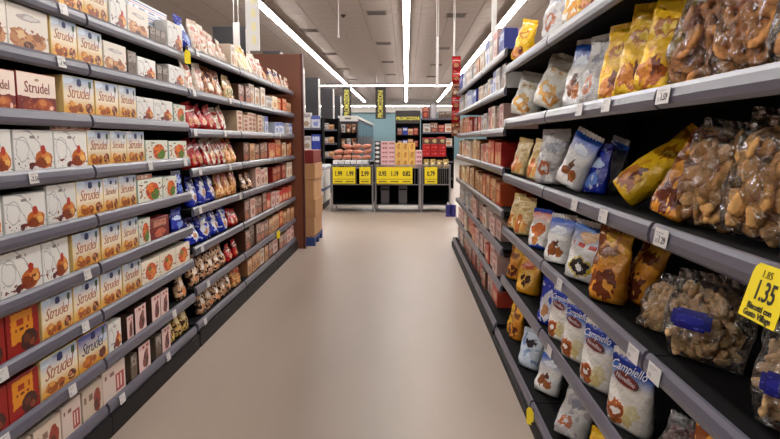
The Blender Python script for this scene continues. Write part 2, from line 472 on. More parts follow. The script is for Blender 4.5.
# ------------------------------------------------------------------ cartons
M_dred = mat('maroon_ink', (128, 42, 34), 0.5)
M_sred = mat('red_script_ink', (166, 88, 66), 0.5)
M_navy = mat('navy_ink', (34, 44, 90), 0.5)
M_green = mat('green_ink', (42, 74, 48), 0.5)
BOX_ART = {
 'strudel': ((238, 226, 204), [('g', .58, 1.0, (160, 182, 214)), ('e', .12, .90, .20, .10, (214, 222, 232)), ('e', .85, .68, .22, .08, (226, 226, 226)), ('g', .44, .20, (226, 178, 92)), ('R', -.1, 1.1, -.1, .09, (198, 140, 58)),
              ('e', .24, .24, .13, .13, (206, 138, 60)), ('e', .30, .18, .16, .10, (168, 96, 38)), ('e', .27, .29, .07, .06, (228, 172, 92)), ('e', .50, .20, .10, .12, (186, 112, 46)), ('e', .52, .16, .06, .06, (132, 70, 30)), ('e', .80, .22, .12, .13, (116, 60, 46)), ('e', .77, .27, .05, .05, (208, 140, 104)), ('e', .84, .17, .04, .05, (210, 160, 120)), ('n', 11, .66, (238, 200, 130), .0, .42)], (232, 206, 146)),
 'strudel_blue': ((232, 218, 190), [('g', .45, 1.0, (60, 98, 186)), ('e', .85, .62, .22, .10, (206, 216, 230)), ('g', .45, .15, (222, 168, 70)), ('R', -.1, 1.1, -.1, .07, (206, 146, 50)),
              ('e', .34, .22, .22, .15, (176, 98, 34)), ('e', .28, .28, .10, .12, (206, 132, 50)), ('e', .80, .24, .12, .13, (120, 58, 40)), ('n', 11, .66, (236, 190, 110), .0, .42)], (214, 170, 90)),
 'pastry': ((230, 227, 222), [('o', .10, .30, .62, .75, .96, (176, 174, 174)), ('o', .05, .2, .45, .6, .95, (190, 188, 188)), ('o', .2, .55, .16, .3, .88, (192, 190, 190)), ('e', .72, .30, .23, .22, (196, 116, 48)), ('e', .66, .22, .17, .14, (150, 76, 34)), ('e', .78, .40, .11, .10, (222, 156, 84)),
              ('e', .72, .52, .07, .11, (186, 66, 40)), ('e', .84, .28, .08, .08, (236, 190, 120)), ('e', .46, .18, .10, .05, (140, 40, 44)), ('e', .40, .14, .06, .08, (100, 40, 40)), ('n', 10, .62, (128, 62, 30), .10, .36), ('t', .34, .62, .80, .87, (150, 140, 136), 5)], (222, 220, 216)),
 'pastrywide': ((232, 224, 214), [('e', .26, .26, .24, .22, (196, 146, 100)), ('e', .62, .22, .30, .20, (206, 158, 112)), ('e', .30, .34, .12, .10, (226, 196, 156)), ('e', .70, .34, .12, .10, (160, 104, 66)), ('e', .48, .12, .14, .10, (96, 60, 50)), ('n', 9, .58, (178, 120, 82), .05, .5), ('e', .5, .74, .30, .07, (186, 176, 172)), ('e', .56, .75, .18, .04, (216, 210, 206))], (224, 216, 206)),
 'strudel_red': ((236, 220, 208), [('R', -.1, 1.1, -.2, .40, (128, 38, 34)), ('e', .66, .22, .22, .15, (172, 92, 46)), ('e', .62, .26, .10, .09, (206, 140, 80)), ('e', .30, .16, .20, .11, (150, 72, 44)), ('n', 9, .6, (196, 120, 66), .04, .34), ('e', .86, .14, .05, .06, (232, 200, 186)), ('e', .5, .83, .06, .04, (176, 150, 120))], (150, 44, 38)),
 'choco': ((164, 28, 22), [('R', .14, .80, .16, .94, (222, 154, 44)), ('e', .3, .1, .3, .2, (164, 28, 22)), ('e', .66, .26, .26, .24, (78, 34, 24)), ('e', .60, .32, .10, .10, (120, 62, 36)), ('e', .76, .18, .08, .09, (150, 80, 44)), ('t', .26, .70, .66, .80, (170, 60, 24), 3), ('t', .26, .66, .54, .60, (120, 50, 24), 5)], (140, 26, 20)),
 'fruit': ((226, 226, 214), [('e', .58, .46, .28, .36, (206, 92, 34)), ('e', .68, .32, .18, .22, (92, 140, 60)), ('e', .50, .58, .15, .20, (226, 130, 50)), ('n', 8, .60, (150, 60, 26), .15, .8), ('n', 9, .66, (236, 190, 120), .2, .75), ('t', .12, .5, .84, .92, (150, 150, 140), 4)], (186, 200, 190)),
 'longfruit': ((236, 226, 210), [('e', .5, .48, .30, .36, (206, 96, 40)), ('e', .58, .40, .16, .22, (230, 150, 70)), ('e', .42, .62, .10, .12, (110, 130, 60)), ('n', 8, .60, (160, 70, 30), .15, .8), ('n', 10, .66, (240, 200, 140), .2, .75), ('r', 0, 1, .0, .06, (200, 120, 60))], (226, 216, 200)),
 'pink': ((232, 206, 200), [('e', .60, .40, .22, .30, (92, 44, 38)), ('e', .46, .30, .14, .18, (140, 70, 56)), ('e', .68, .62, .12, .16, (150, 84, 66)), ('t', .15, .85, .82, .92, (170, 80, 80), 3)], (84, 56, 46)),
 'pinkwafer': ((226, 210, 200), [('r', .55, .92, .12, .66, (176, 72, 66)), ('r', .62, .68, .2, .6, (240, 220, 210)), ('r', .76, .82, .2, .6, (240, 220, 210)), ('t', .1, .5, .70, .82, (150, 110, 100), 3)], (210, 190, 180)),
 'wafer': ((218, 202, 186), [('e', .72, .42, .18, .38, (160, 74, 50)), ('e', .66, .30, .12, .2, (110, 56, 40)), ('t', .08, .5, .55, .75, (150, 120, 104), 3)], (206, 190, 174)),
 'slim': ((120, 100, 84), [('r', .1, .9, .55, .95, (170, 160, 150)), ('n', 6, .55, (86, 60, 44))], (110, 96, 84)),
 'striped': ((226, 228, 234), [('r', 0, 1, .70, .80, (88, 108, 168)), ('r', 0, 1, .50, .56, (196, 110, 110)), ('t', .1, .9, .2, .36, (140, 150, 180), 4)], (222, 224, 230)),
 'flat': ((214, 180, 160), [('n', 9, .5, (168, 90, 70)), ('t', .1, .7, .3, .7, (236, 224, 212), 4), ('e', .86, .5, .06, .3, (176, 30, 30))], (220, 204, 190)),
 'cream_red': ((222, 204, 186), [('r', .1, .9, .84, .92, (190, 130, 110)), ('e', .5, .66, .3, .08, (176, 110, 90)), ('e', .5, .44, .3, .08, (176, 110, 90)), ('e', .5, .22, .3, .08, (176, 110, 90))], (206, 180, 152)),
 'cream': ((232, 212, 176), [('r', 0, 1, .8, 1, (240, 228, 200)), ('e', .5, .4, .3, .2, (206, 160, 100))], (222, 200, 160)),
 'tan': ((190, 146, 108), [('r', .1, .9, .68, .92, (222, 196, 170)), ('e', .5, .35, .34, .22, (146, 90, 56)), ('n', 9, .56, (224, 190, 150))], (170, 124, 88)),
 'orange': ((206, 96, 44), [('r', .1, .9, .7, .92, (226, 190, 150)), ('e', .5, .36, .34, .24, (228, 170, 110)), ('n', 8, .58, (160, 50, 30))], (196, 96, 50)),
 'darkred': ((140, 36, 34), [('r', .15, .85, .6, .9, (206, 150, 130)), ('e', .5, .3, .3, .2, (206, 120, 90)), ('n', 8, .6, (90, 22, 24))], (150, 30, 28)),
 'redpink': ((214, 120, 100), [('r', .1, .9, .62, .92, (200, 44, 40)), ('e', .5, .34, .32, .22, (236, 200, 170)), ('n', 9, .6, (170, 50, 40))], (200, 90, 70)),
 'brownpink': ((150, 112, 96), [('r', .12, .88, .5, .92, (216, 190, 176)), ('n', 7, .52, (92, 56, 44)), ('e', .5, .25, .3, .16, (190, 120, 90))], (110, 72, 54)),
 'whiteblue': ((220, 222, 228), [('r', 0, 1, .72, 1, (96, 110, 180)), ('e', .5, .36, .3, .2, (150, 160, 204)), ('n', 8, .62, (120, 126, 176))], (206, 210, 224)),
 'bluebox': ((52, 70, 160), [('r', .1, .9, .58, .86, (206, 212, 230)), ('n', 7, .6, (90, 120, 200))], (46, 62, 150)),
 'greywhite': ((214, 210, 206), [('r', .1, .9, .7, .9, (160, 156, 160)), ('n', 7, .58, (176, 166, 160)), ('e', .5, .3, .3, .18, (170, 150, 130))], (196, 192, 190)),
 'whitetan': ((226, 218, 206), [('e', .5, .36, .32, .22, (196, 150, 110)), ('r', .15, .85, .72, .9, (190, 170, 150)), ('n', 8, .62, (206, 180, 150))], (214, 200, 184)),
 'pinkwhite': ((224, 200, 192), [('r', .12, .88, .66, .9, (200, 130, 124)), ('e', .5, .36, .3, .2, (176, 116, 100)), ('n', 8, .6, (240, 228, 222))], (206, 176, 166)),
 'redtan': ((206, 130, 96), [('r', .1, .9, .6, .9, (190, 60, 44)), ('e', .5, .3, .32, .2, (228, 196, 150)), ('n', 8, .6, (236, 190, 160))], (176, 40, 32)),
}
MESHES = {}
def carton_mesh(a, wd, dp, ht):
    wd = round(wd, 2); dp = round(dp, 2); ht = round(ht, 3)
    key = ('c', a, wd, dp, ht)
    if key in MESHES: return MESHES[key]
    base, layers, side = BOX_ART[a]
    mf = art('print_' + a, base, layers)
    ms = mat('board_' + a, [255 * (q / 255) ** CONTRAST for q in side], 0.45, vary=0.08)
    bm = bmesh.new()
    bmesh.ops.create_cube(bm, size=1)
    bmesh.ops.scale(bm, vec=(wd, dp, ht), verts=bm.verts)
    bmesh.ops.translate(bm, vec=(0, dp / 2, ht / 2), verts=bm.verts)
    bmesh.ops.bevel(bm, geom=list(bm.edges), offset=0.0025, segments=1, affect='EDGES')
    uvl = bm.loops.layers.uv.new('UVMap')
    for f in bm.faces:
        f.material_index = 0 if f.normal.y < -0.9 else 1
        for l in f.loops:
            l[uvl].uv = (l.vert.co.x / wd + .5, l.vert.co.z / ht)
    me = bpy.data.meshes.new('carton'); bm.to_mesh(me); bm.free()
    me.materials.append(mf); me.materials.append(ms)
    MESHES[key] = me
    return me

emb_me = MB().prism([(-.016, .012), (-.018, -.008), (0, -.014), (.018, -.008), (.016, .012), (0, .018)], 'y', -0.0006, 0).mesh('emblem', M_navy)
shield_me = MB().prism([(-.010, .016), (-.011, -.004), (0, -.018), (.011, -.004), (.010, .016)], 'y', -0.0006, 0).mesh('shield', M_green)

def carton(name, a, wd, dp, ht, loc, rz):
    o = link(name, carton_mesh(a, wd, dp, ht), None, loc, (0, 0, rz))
    if a in ('strudel', 'strudel_blue') and ht > .1:
        link('lettering', text_mesh('Strudel', wd * 0.285, M_sred if a == 'strudel' else M_navy, shear=0.35, bold=-0.0006, spacing=.9), o, (-wd * .04, -0.0009, ht * .585))
        link('emblem', emb_me, o, (0, -0.0005, ht * .84), (0, 0, 0), (wd / .24,) * 3)
        link('shield', shield_me, o, (wd * .36, -0.0005, ht * .82), (0, 0, 0), (wd / .24,) * 3)
    elif a == 'strudel_red':
        link('lettering', text_mesh('Strudel', wd * 0.225, M_dred), o, (0, -0.0009, ht * .62))
    return o

# ------------------------------------------------------------------ bags
BAG_ART = {
 'yellow': ((240, 200, 48), [('e', .5, .20, .34, .15, (184, 110, 44)), ('e', .40, .22, .14, .12, (216, 150, 80)), ('e', .64, .28, .13, .11, (120, 62, 30)), ('n', 5, .62, (226, 172, 40)), ('e', .5, .68, .30, .10, (190, 130, 36)), ('e', .55, .68, .2, .05, (236, 206, 90))]),
 'goldbrown': ((212, 146, 50), [('g', .45, .9, (234, 188, 60)), ('R', -.1, .26, -.1, 1.1, (150, 84, 30)), ('e', .55, .25, .32, .2, (120, 58, 24)), ('n', 5, .56, (226, 166, 70)), ('e', .5, .72, .3, .1, (150, 96, 30))]),
 'cookiegold': ((222, 168, 40), [('e', .52, .42, .34, .30, (232, 190, 96)), ('e', .42, .46, .10, .09, (90, 50, 30)), ('e', .64, .40, .10, .09, (96, 54, 30)), ('e', .50, .28, .08, .07, (90, 50, 30)), ('e', .5, .80, .34, .10, (206, 110, 60))]),
 'cream': ((228, 204, 148), [('e', .35, .3, .2, .26, (204, 130, 70)), ('n', 4, .60, (236, 220, 180)), ('e', .55, .78, .25, .10, (206, 180, 120)), ('e', .7, .25, .12, .18, (222, 170, 100))]),
 'whiteyellow': ((230, 226, 216), [('o', .45, .34, .30, .17, .45, (220, 176, 90)), ('o', .62, .20, .24, .14, .45, (214, 160, 80)), ('e', .5, .72, .30, .09, (206, 196, 170)), ('t', .25, .75, .70, .75, (170, 120, 60), 4)]),
 'whiteblue': ((230, 228, 226), [('g', .60, .92, (52, 108, 200)), ('e', .5, .74, .30, .08, (232, 236, 244)), ('e', .40, .30, .14, .13, (150, 96, 56)), ('e', .66, .24, .13, .12, (176, 116, 64)), ('e', .52, .42, .1, .08, (110, 66, 44))]),
 'whiteorange': ((232, 228, 222), [('g', .7, 1, (206, 100, 50)), ('e', .5, .52, .34, .18, (204, 120, 50)), ('e', .5, .24, .16, .13, (200, 140, 80)), ('R', -.1, 1.1, -.1, .10, (60, 90, 180))]),
 'donut': ((228, 226, 224), [('g', .62, .95, (90, 140, 210)), ('e', .55, .80, .25, .12, (226, 190, 150)), ('t', .15, .85, .60, .68, (206, 60, 50), 3), ('o', .55, .26, .24, .15, .35, (50, 40, 36)), ('o', .55, .26, .30, .19, .82, (206, 190, 60))]),
 'ringbag': ((234, 230, 224), [('g', .62, .82, (70, 130, 210)), ('R', -.1, 1.1, .84, 1.1, (44, 76, 170)), ('o', .36, .22, .26, .16, .36, (186, 112, 56)), ('o', .36, .22, .18, .11, .6, (150, 84, 40)), ('e', .72, .30, .16, .12, (222, 214, 180)), ('e', .66, .16, .14, .1, (206, 190, 140))]),
 'greywhite': ((206, 202, 200), [('n', 4, .56, (176, 172, 174)), ('o', .45, .30, .22, .13, .4, (176, 110, 70)), ('e', .55, .72, .28, .1, (150, 150, 160))]),
 'blue': ((36, 60, 168), [('e', .5, .66, .34, .12, (196, 212, 240)), ('e', .5, .28, .3, .16, (110, 150, 220)), ('n', 5, .64, (210, 220, 240))]),
 'bluewhite': ((40, 66, 176), [('e', .5, .44, .34, .32, (222, 222, 228)), ('e', .45, .34, .18, .14, (196, 150, 110)), ('n', 5, .62, (214, 220, 238)), ('e', .6, .56, .12, .08, (60, 90, 190))]),
 'red': ((172, 26, 26), [('n', 4, .60, (206, 60, 50)), ('e', .5, .30, .3, .18, (206, 150, 110)), ('r', .1, .9, .72, .78, (228, 200, 190))]),
 'redwhite': ((214, 196, 180), [('r', 0, .24, 0, 1, (180, 40, 36)), ('e', .6, .4, .3, .26, (206, 160, 110)), ('n', 5, .58, (232, 220, 206)), ('e', .6, .8, .26, .08, (180, 50, 40))]),
 'orangebrown': ((206, 140, 90), [('n', 6, .5, (232, 190, 130)), ('e', .5, .76, .4, .12, (190, 60, 40)), ('n', 9, .6, (166, 90, 50))]),
 'tanwhite': ((224, 206, 190), [('e', .5, .38, .34, .28, (190, 130, 96)), ('n', 6, .56, (236, 226, 216)), ('e', .5, .8, .3, .1, (190, 96, 70))]),
 'brown': ((150, 96, 64), [('n', 5, .54, (206, 160, 120)), ('e', .5, .3, .26, .16, (222, 206, 186)), ('e', .5, .75, .3, .1, (110, 60, 40))]),
 'tangreen': ((206, 178, 130), [('e', .5, .3, .3, .2, (120, 140, 70)), ('n', 6, .58, (170, 110, 80)), ('e', .5, .78, .3, .1, (236, 226, 206))]),
 'yellowtop': ((236, 226, 200), [('R', -.1, 1.1, .78, 1.1, (232, 172, 50)), ('e', .5, .4, .3, .24, (222, 196, 140)), ('n', 6, .64, (206, 160, 96))]),
 'bluetop': ((222, 196, 170), [('R', -.1, 1.1, .72, 1.1, (60, 76, 150)), ('e', .5, .36, .32, .24, (206, 120, 80)), ('n', 6, .62, (236, 220, 200))]),
 'tandark': ((196, 160, 130), [('n', 5, .52, (74, 48, 40)), ('e', .55, .56, .24, .14, (228, 214, 200)), ('n', 9, .62, (222, 190, 150)), ('e', .5, .22, .2, .1, (206, 140, 90))]),
 'yellowdark': ((206, 176, 110), [('n', 5, .54, (90, 60, 44)), ('e', .5, .6, .26, .16, (232, 216, 170)), ('n', 9, .64, (120, 140, 60))]),
 'iceblue': ((206, 216, 228), [('n', 4, .60, (150, 170, 200)), ('e', .5, .72, .24, .1, (70, 60, 70))]),
}
SEAL = mat('bag_seal_foil', (206, 200, 190), 0.35)

def bag_profile(v, kind):
    if kind == 'pillow':
        return max(0.03, math.sin(math.pi * min(1, max(0, .04 + .94 * v))) ** 0.65)
    return max(0.03, (1 - max(0, v) ** 2.4) * (0.80 + 0.20 * math.sin(math.pi * min(1.0, v * 1.6))))

def bag_mesh(m, key, wd, ht, th, kind='gusset', seed=0, wr=0.015, nu=24, nv=16):
    k = ('b', key, wd, ht, th, kind, seed)
    if k in MESHES: return MESHES[k]
    vs = []; fs = []; uv = []
    off = Vector((seed * 3.7, seed * 1.3, seed * 5.1))
    for j in range(nv + 1):
        v = j / nv
        tt = th * bag_profile(v, kind)
        ww = wd * (1 - 0.07 * math.sin(math.pi * v) + (0.02 if v > .85 else 0))
        if v < .08: ww *= .93
        for i in range(nu):
            a = 2 * math.pi * i / nu
            c, s_ = math.cos(a), math.sin(a)
            x = ww / 2 * math.copysign(abs(c) ** 0.72, c)
            y = tt / 2 * math.copysign(abs(s_) ** 0.8, s_)
            z = ht * v
            fr = min(1.0, v * 6) if kind != 'pillow' else 1.0
            n = noise.noise_vector(Vector((x * 16, y * 16, z * 11)) + off)
            n2 = noise.noise_vector(Vector((x * 34, y * 30, z * 26)) + off)
            d = (n * wr + n2 * wr * .45) * fr
            dmp = 1.0 if v < .9 else .5
            vs.append((x + d.x * .5, y + d.y * dmp, max(0.0, z + d.z * .4 * fr)))
            uv.append((x / wd + .5, v))
    for j in range(nv):
        for i in range(nu):
            i2 = (i + 1) % nu
            fs.append((j * nu + i, j * nu + i2, (j + 1) * nu + i2, (j + 1) * nu + i))
    fs.append(tuple(reversed(range(nu)))); fs.append(tuple(nv * nu + i for i in range(nu)))
    me = new_mesh('bag', vs, fs, [m], uvs=uv, smooth=True)
    MESHES[k] = me
    return me

def seal_mesh(wd, m):
    k = ('s', wd, m.name)
    if k in MESHES: return MESHES[k]
    vs = []; fs = []; n = 16; hs = 0.02
    for i in range(n + 1):
        x = wd * (i / n - .5); y = 0.0022 * (1 if i % 2 else -1)
        vs += [(x, y - .0006, -0.004), (x, y - .0006, hs + .003 * (i % 2)), (x, y + .0006, hs + .003 * (i % 2)), (x, y + .0006, -0.004)]
    for i in range(n):
        a = 4 * i; b = a + 4
        fs += [(a, b, b + 1, a + 1), (a + 1, b + 1, b + 2, a + 2), (a + 2, b + 2, b + 3, a + 3), (a + 3, b + 3, b, a)]
    me = new_mesh('seal', vs, fs, [m])
    MESHES[k] = me
    return me

def lean_root(o, loc, rz, lean, roll):
    # lean: top goes back (local +y), roll: top goes to local +x
    o.matrix_world = Matrix.Translation(loc) @ Matrix.Rotation(rz, 4, 'Z') @ Matrix.Rotation(R(roll), 4, 'Y') @ Matrix.Rotation(R(-lean), 4, 'X')

def lowest(o):
    mw = o.matrix_world
    return min((mw @ v.co).z for v in o.data.vertices)

def bag(name, a, wd, ht, th, loc, rz, lean=0, roll=0, kind='gusset', seed=0):
    base, layers = BAG_ART[a]
    m = art('film_' + a, base, layers, rough=0.27, spec=0.5, distort=0.07, bump=0.6, vary=0.12)
    wd = round(wd, 2); ht = round(ht, 2); th = round(th, 2)
    o = link(name, bag_mesh(m, a, wd, ht, th, kind, seed, wr=0.006 if a == 'ringbag' else 0.015), None)
    lean_root(o, loc, rz, lean, roll)
    dz = loc[2] - lowest(o)
    o.location.z += dz
    link('seal', seal_mesh(wd * .97, m), o, (0, 0, ht))
    if kind == 'pillow':
        link('seal', seal_mesh(wd * .9, m), o, (0, 0, 0.004), (math.pi, 0, 0))
    if a == 'ringbag' and wd > .17:
        link('lettering', text_mesh('Campiello', wd * .205, M_whiteink, shear=.25), o, (0, -th / 2 * bag_profile(.87, kind) - .010, ht * .87), (R(-19), 0, 0))
        link('badge', badge_me, o, (0.0, -th / 2 * bag_profile(.72, kind) - .009, ht * .72), (R(-13), R(8), 0), (wd / .27,) * 3)
    return o
M_whiteink = mat('white_ink', (236, 236, 240), 0.4)
M_badge = mat('badge_brown', (112, 40, 34), 0.4)
def make_badge():
    mb = MB(); mb.prism([(.075 * math.cos(i * math.pi / 10), .026 * math.sin(i * math.pi / 10)) for i in range(20)], 'y', -0.001, 0.001)
    me = mb.mesh('badge', [M_badge, M_whiteink])
    t_ = text_mesh('Novellino', 0.031, M_whiteink)
    bm = bmesh.new(); bm.from_mesh(me)
    n0 = len(bm.faces)
    t2 = t_.copy(); t2.transform(Matrix.Translation((0, -0.0018, 0)))
    bm.from_mesh(t2); bm.faces.ensure_lookup_table()
    for f in bm.faces[n0:]: f.material_index = 1
    bm.to_mesh(me); bm.free()
    return me
badge_me = make_badge()

# clear cellophane
def cello():
    m = bpy.data.materials.new('clear_cellophane'); m.use_nodes = True
    nt = m.node_tree; N = nt.nodes; L = nt.links
    N.remove(N['Principled BSDF'])
    out = N['Material Output']
    tr = N.new('ShaderNodeBsdfTransparent'); tr.inputs[0].default_value = (.985, .975, .965, 1)
    gl = N.new('ShaderNodeBsdfGlossy'); gl.inputs['Roughness'].default_value = 0.19; gl.inputs['Color'].default_value = (1, 1, 1, 1)
    tc = N.new('ShaderNodeTexCoord')
    n = N.new('ShaderNodeTexNoise'); n.inputs['Scale'].default_value = 22; n.inputs['Detail'].default_value = 3; n.inputs['Distortion'].default_value = 1.2
    L.new(tc.outputs['Object'], n.inputs['Vector'])
    vo = N.new('ShaderNodeTexVoronoi'); vo.feature = 'DISTANCE_TO_EDGE'; vo.inputs['Scale'].default_value = 17
    dv = N.new('ShaderNodeVectorMath'); dv.operation = 'SCALE'; dv.inputs['Scale'].default_value = 0.05
    L.new(n.outputs[1], dv.inputs[0])
    da = N.new('ShaderNodeVectorMath'); da.operation = 'ADD'
    L.new(tc.outputs['Object'], da.inputs[0]); L.new(dv.outputs[0], da.inputs[1]); L.new(da.outputs[0], vo.inputs['Vector'])
    hm = N.new('ShaderNodeMath'); hm.operation = 'ADD'
    L.new(n.outputs[0], hm.inputs[0]); L.new(vo.outputs[0], hm.inputs[1])
    bp = N.new('ShaderNodeBump'); bp.inputs['Strength'].default_value = 1.0; bp.inputs['Distance'].default_value = 0.035
    L.new(hm.outputs[0], bp.inputs['Height']); L.new(bp.outputs[0], gl.inputs['Normal'])
    lw = N.new('ShaderNodeLayerWeight'); lw.inputs['Blend'].default_value = 0.35
    L.new(bp.outputs[0], lw.inputs['Normal'])
    mr = N.new('ShaderNodeMapRange'); mr.inputs[3].default_value = 0.11; mr.inputs[4].default_value = 0.7
    L.new(lw.outputs['Fresnel'], mr.inputs[0])
    mx = N.new('ShaderNodeMixShader')
    L.new(mr.outputs[0], mx.inputs[0]); L.new(tr.outputs[0], mx.inputs[1]); L.new(gl.outputs[0], mx.inputs[2])
    L.new(mx.outputs[0], out.inputs[0])
    return m
M_cello = cello()
M_bis = mat('baked_biscuit', (236, 166, 96), 0.75, noise_amt=0.22, noise_scale=40, bump=0.6, bump_scale=90, vary=0.12)
M_bisp = mat('pale_biscuit', (244, 186, 112), 0.75, noise_amt=0.2, noise_scale=40, bump=0.6, bump_scale=90, vary=0.14)
M_bisc = mat('beige_biscuit', (246, 204, 146), 0.75, noise_amt=0.2, noise_scale=40, bump=0.6, bump_scale=90, vary=0.14)
M_bisd = mat('dark_biscuit', (96, 40, 28), 0.7, noise_amt=0.25, noise_scale=40, bump=0.5, bump_scale=90, vary=0.14)
def ring_biscuit(m, R1=.030, r=.016, nu=14, nv=7, flat=.62):
    vs = []; fs = []
    for i in range(nu):
        a = 2 * math.pi * i / nu
        for j in range(nv):
            b = 2 * math.pi * j / nv
            q = R1 * .62 + r * math.cos(b)
            vs.append((q * 1.05 * math.cos(a), q * math.sin(a), r * flat * math.sin(b) * (1 + .08 * math.sin(5 * a))))
    for i in range(nu):
        for j in range(nv):
            i2 = (i + 1) % nu; j2 = (j + 1) % nv
            fs.append((i * nv + j, i2 * nv + j, i2 * nv + j2, i * nv + j2))
    return new_mesh('biscuit', vs, fs, [m], smooth=True)
def shell_biscuit(m, L_=.042, W_=.026, H_=.014, nu=16, nv=6):
    vs = [(0, 0, H_)]; fs = []
    for j in range(1, nv):
        b = math.pi * j / nv
        for i in range(nu):
            a = 2 * math.pi * i / nu
            rr = math.sin(b) * (1 + .08 * math.cos(a * 5)) * (1 - .22 * math.cos(a))
            vs.append((L_ * rr * math.cos(a), W_ * rr * math.sin(a), H_ * math.cos(b) * (1 if b < 1.57 else .5)))
    vs.append((0, 0, -H_ * .5))
    for i in range(nu):
        i2 = (i + 1) % nu
        fs.append((0, 1 + i, 1 + i2))
        for j in range(nv - 2):
            fs.append((1 + j * nu + i, 1 + (j + 1) * nu + i, 1 + (j + 1) * nu + i2, 1 + j * nu + i2))
        fs.append((len(vs) - 1, 1 + (nv - 2) * nu + i2, 1 + (nv - 2) * nu + i))
    return new_mesh('biscuit', vs, fs, [m], smooth=True)
BIS = {'ring': ring_biscuit(M_bis, .038, .0135, nu=16, nv=8, flat=.8), 'shell': shell_biscuit(M_bisp, .034, .022, .014), 'chunk': shell_biscuit(M_bisc, .022, .013, .010), 'dark': shell_biscuit(M_bisd, .03, .022, .012)}
def label_mat(): return art('blue_label', (28, 40, 140), [('e', .5, .5, .36, .24, (52, 60, 170)), ('n', 6, .66, (110, 110, 200))], rough=.3)

def clear_bag(name, bis, wd, ht, th, loc, rz, lean=0, roll=0, seed=0, n=26, label=False, kind='pillow', fill=.8):
    rnd = random.Random(seed)
    o = link(name, bag_mesh(M_cello, 'clear', wd, ht, th, kind, seed, wr=0.022, nu=44, nv=34), None)
    lean_root(o, loc, rz, lean, roll)
    o.location.z += loc[2] - lowest(o)
    pts = []
    tries = 0
    while len(pts) < n and tries < 4000:
        tries += 1
        v = .07 + rnd.random() * fill
        hw = wd * .46 - .032; hy = th * .5 * bag_profile(v, kind) - .020
        if hy < 0.002: continue
        p = Vector((rnd.uniform(-hw, hw), rnd.uniform(-hy, hy * .6), v * ht))
        if all((p - q).length > (.018 if bis == 'chunk' else .026) for q in pts): pts.append(p)
    for p in pts:
        link('biscuit', BIS[bis], o, p, (R(90) + rnd.uniform(-.6, .6) * (.8 if bis == 'ring' else 1.4), rnd.uniform(-3, 3), rnd.uniform(-.5, .5)))
    link('seal', seal_mesh(wd * .95, M_cello), o, (0, 0, ht))
    if label:
        vs = []; fs = []; uv = []; NN = 8
        for j in range(NN + 1):
            for i in range(NN + 1):
                x = (i / NN - .5) * wd * .5; v = .40 + .24 * j / NN
                y = -th / 2 * bag_profile(v, kind) * (1 - abs(2 * x / wd) ** 2.4) ** .6 - .010
                vs.append((x, y, v * ht)); uv.append((i / NN, j / NN))
        k = len(vs)
        vs += [(a, b + .0008, c) for a, b, c in vs]; uv += uv
        for j in range(NN):
            for i in range(NN):
                if (i in (0, NN - 1)) and (j in (0, NN - 1)): continue
                a = j * (NN + 1) + i
                fs.append((a, a + 1, a + NN + 2, a + NN + 1)); fs.append((k + a + NN + 1, k + a + NN + 2, k + a + 1, k + a))
        link('label', new_mesh('label', vs, fs, [label_mat()], uvs=uv, smooth=True), o)
    return o

# ------------------------------------------------------------------ goods on the racks
DESC = {'pastrywide': 'white carton with brown pastries', 'strudel': 'sky-blue and gold strudel carton', 'strudel_blue': 'deep blue and gold strudel carton', 'pastry': 'white carton with pastry picture',
 'strudel_red': 'white and maroon strudel carton', 'choco': 'red and yellow chocolate carton', 'fruit': 'pale carton with orange fruit', 'longfruit': 'cream carton with orange fruit',
 'pink': 'pale pink chocolate carton', 'pinkwafer': 'white wafer carton with red panel', 'wafer': 'beige wafer carton', 'slim': 'slim grey-brown carton', 'striped': 'flat white carton with blue stripe',
 'flat': 'reddish flat carton', 'cream_red': 'cream carton with red pattern', 'cream': 'plain cream carton', 'tan': 'tan carton', 'orange': 'orange carton', 'darkred': 'dark red carton', 'redpink': 'red and pink carton',
 'brownpink': 'brown and pale pink carton', 'whiteblue': 'white and blue carton', 'bluebox': 'blue carton', 'greywhite': 'grey-white carton', 'whitetan': 'white and tan carton', 'pinkwhite': 'pinkish white carton', 'redtan': 'red and tan carton'}
BDESC = {'yellow': 'yellow biscuit bag', 'goldbrown': 'gold and brown biscuit bag', 'cookiegold': 'yellow bag with cookie picture', 'cream': 'cream biscuit bag', 'whiteyellow': 'white bag with golden rings', 'whiteblue': 'white bag with blue top',
 'whiteorange': 'white bag with orange picture', 'donut': 'white bag with dark ring', 'ringbag': 'white bag with blue header', 'greywhite': 'crumpled grey-white bag', 'blue': 'blue bag', 'bluewhite': 'blue and white bag', 'red': 'red bag',
 'redwhite': 'red and cream bag', 'orangebrown': 'orange-brown bag', 'tanwhite': 'tan and white bag', 'brown': 'brown bag', 'tangreen': 'tan and green bag', 'yellowtop': 'cream bag with yellow top', 'bluetop': 'tan bag with blue top',
 'tandark': 'tan and dark bag', 'yellowdark': 'yellowish dark bag', 'iceblue': 'pale ice-blue bag'}
SIDE = {'LN': 'near left rack', 'LF': 'far left rack', 'RN': 'near right rack', 'RF': 'far right rack'}
LEVELS = {'LN': LN, 'LF': LF, 'RN': RN, 'RF': RF}
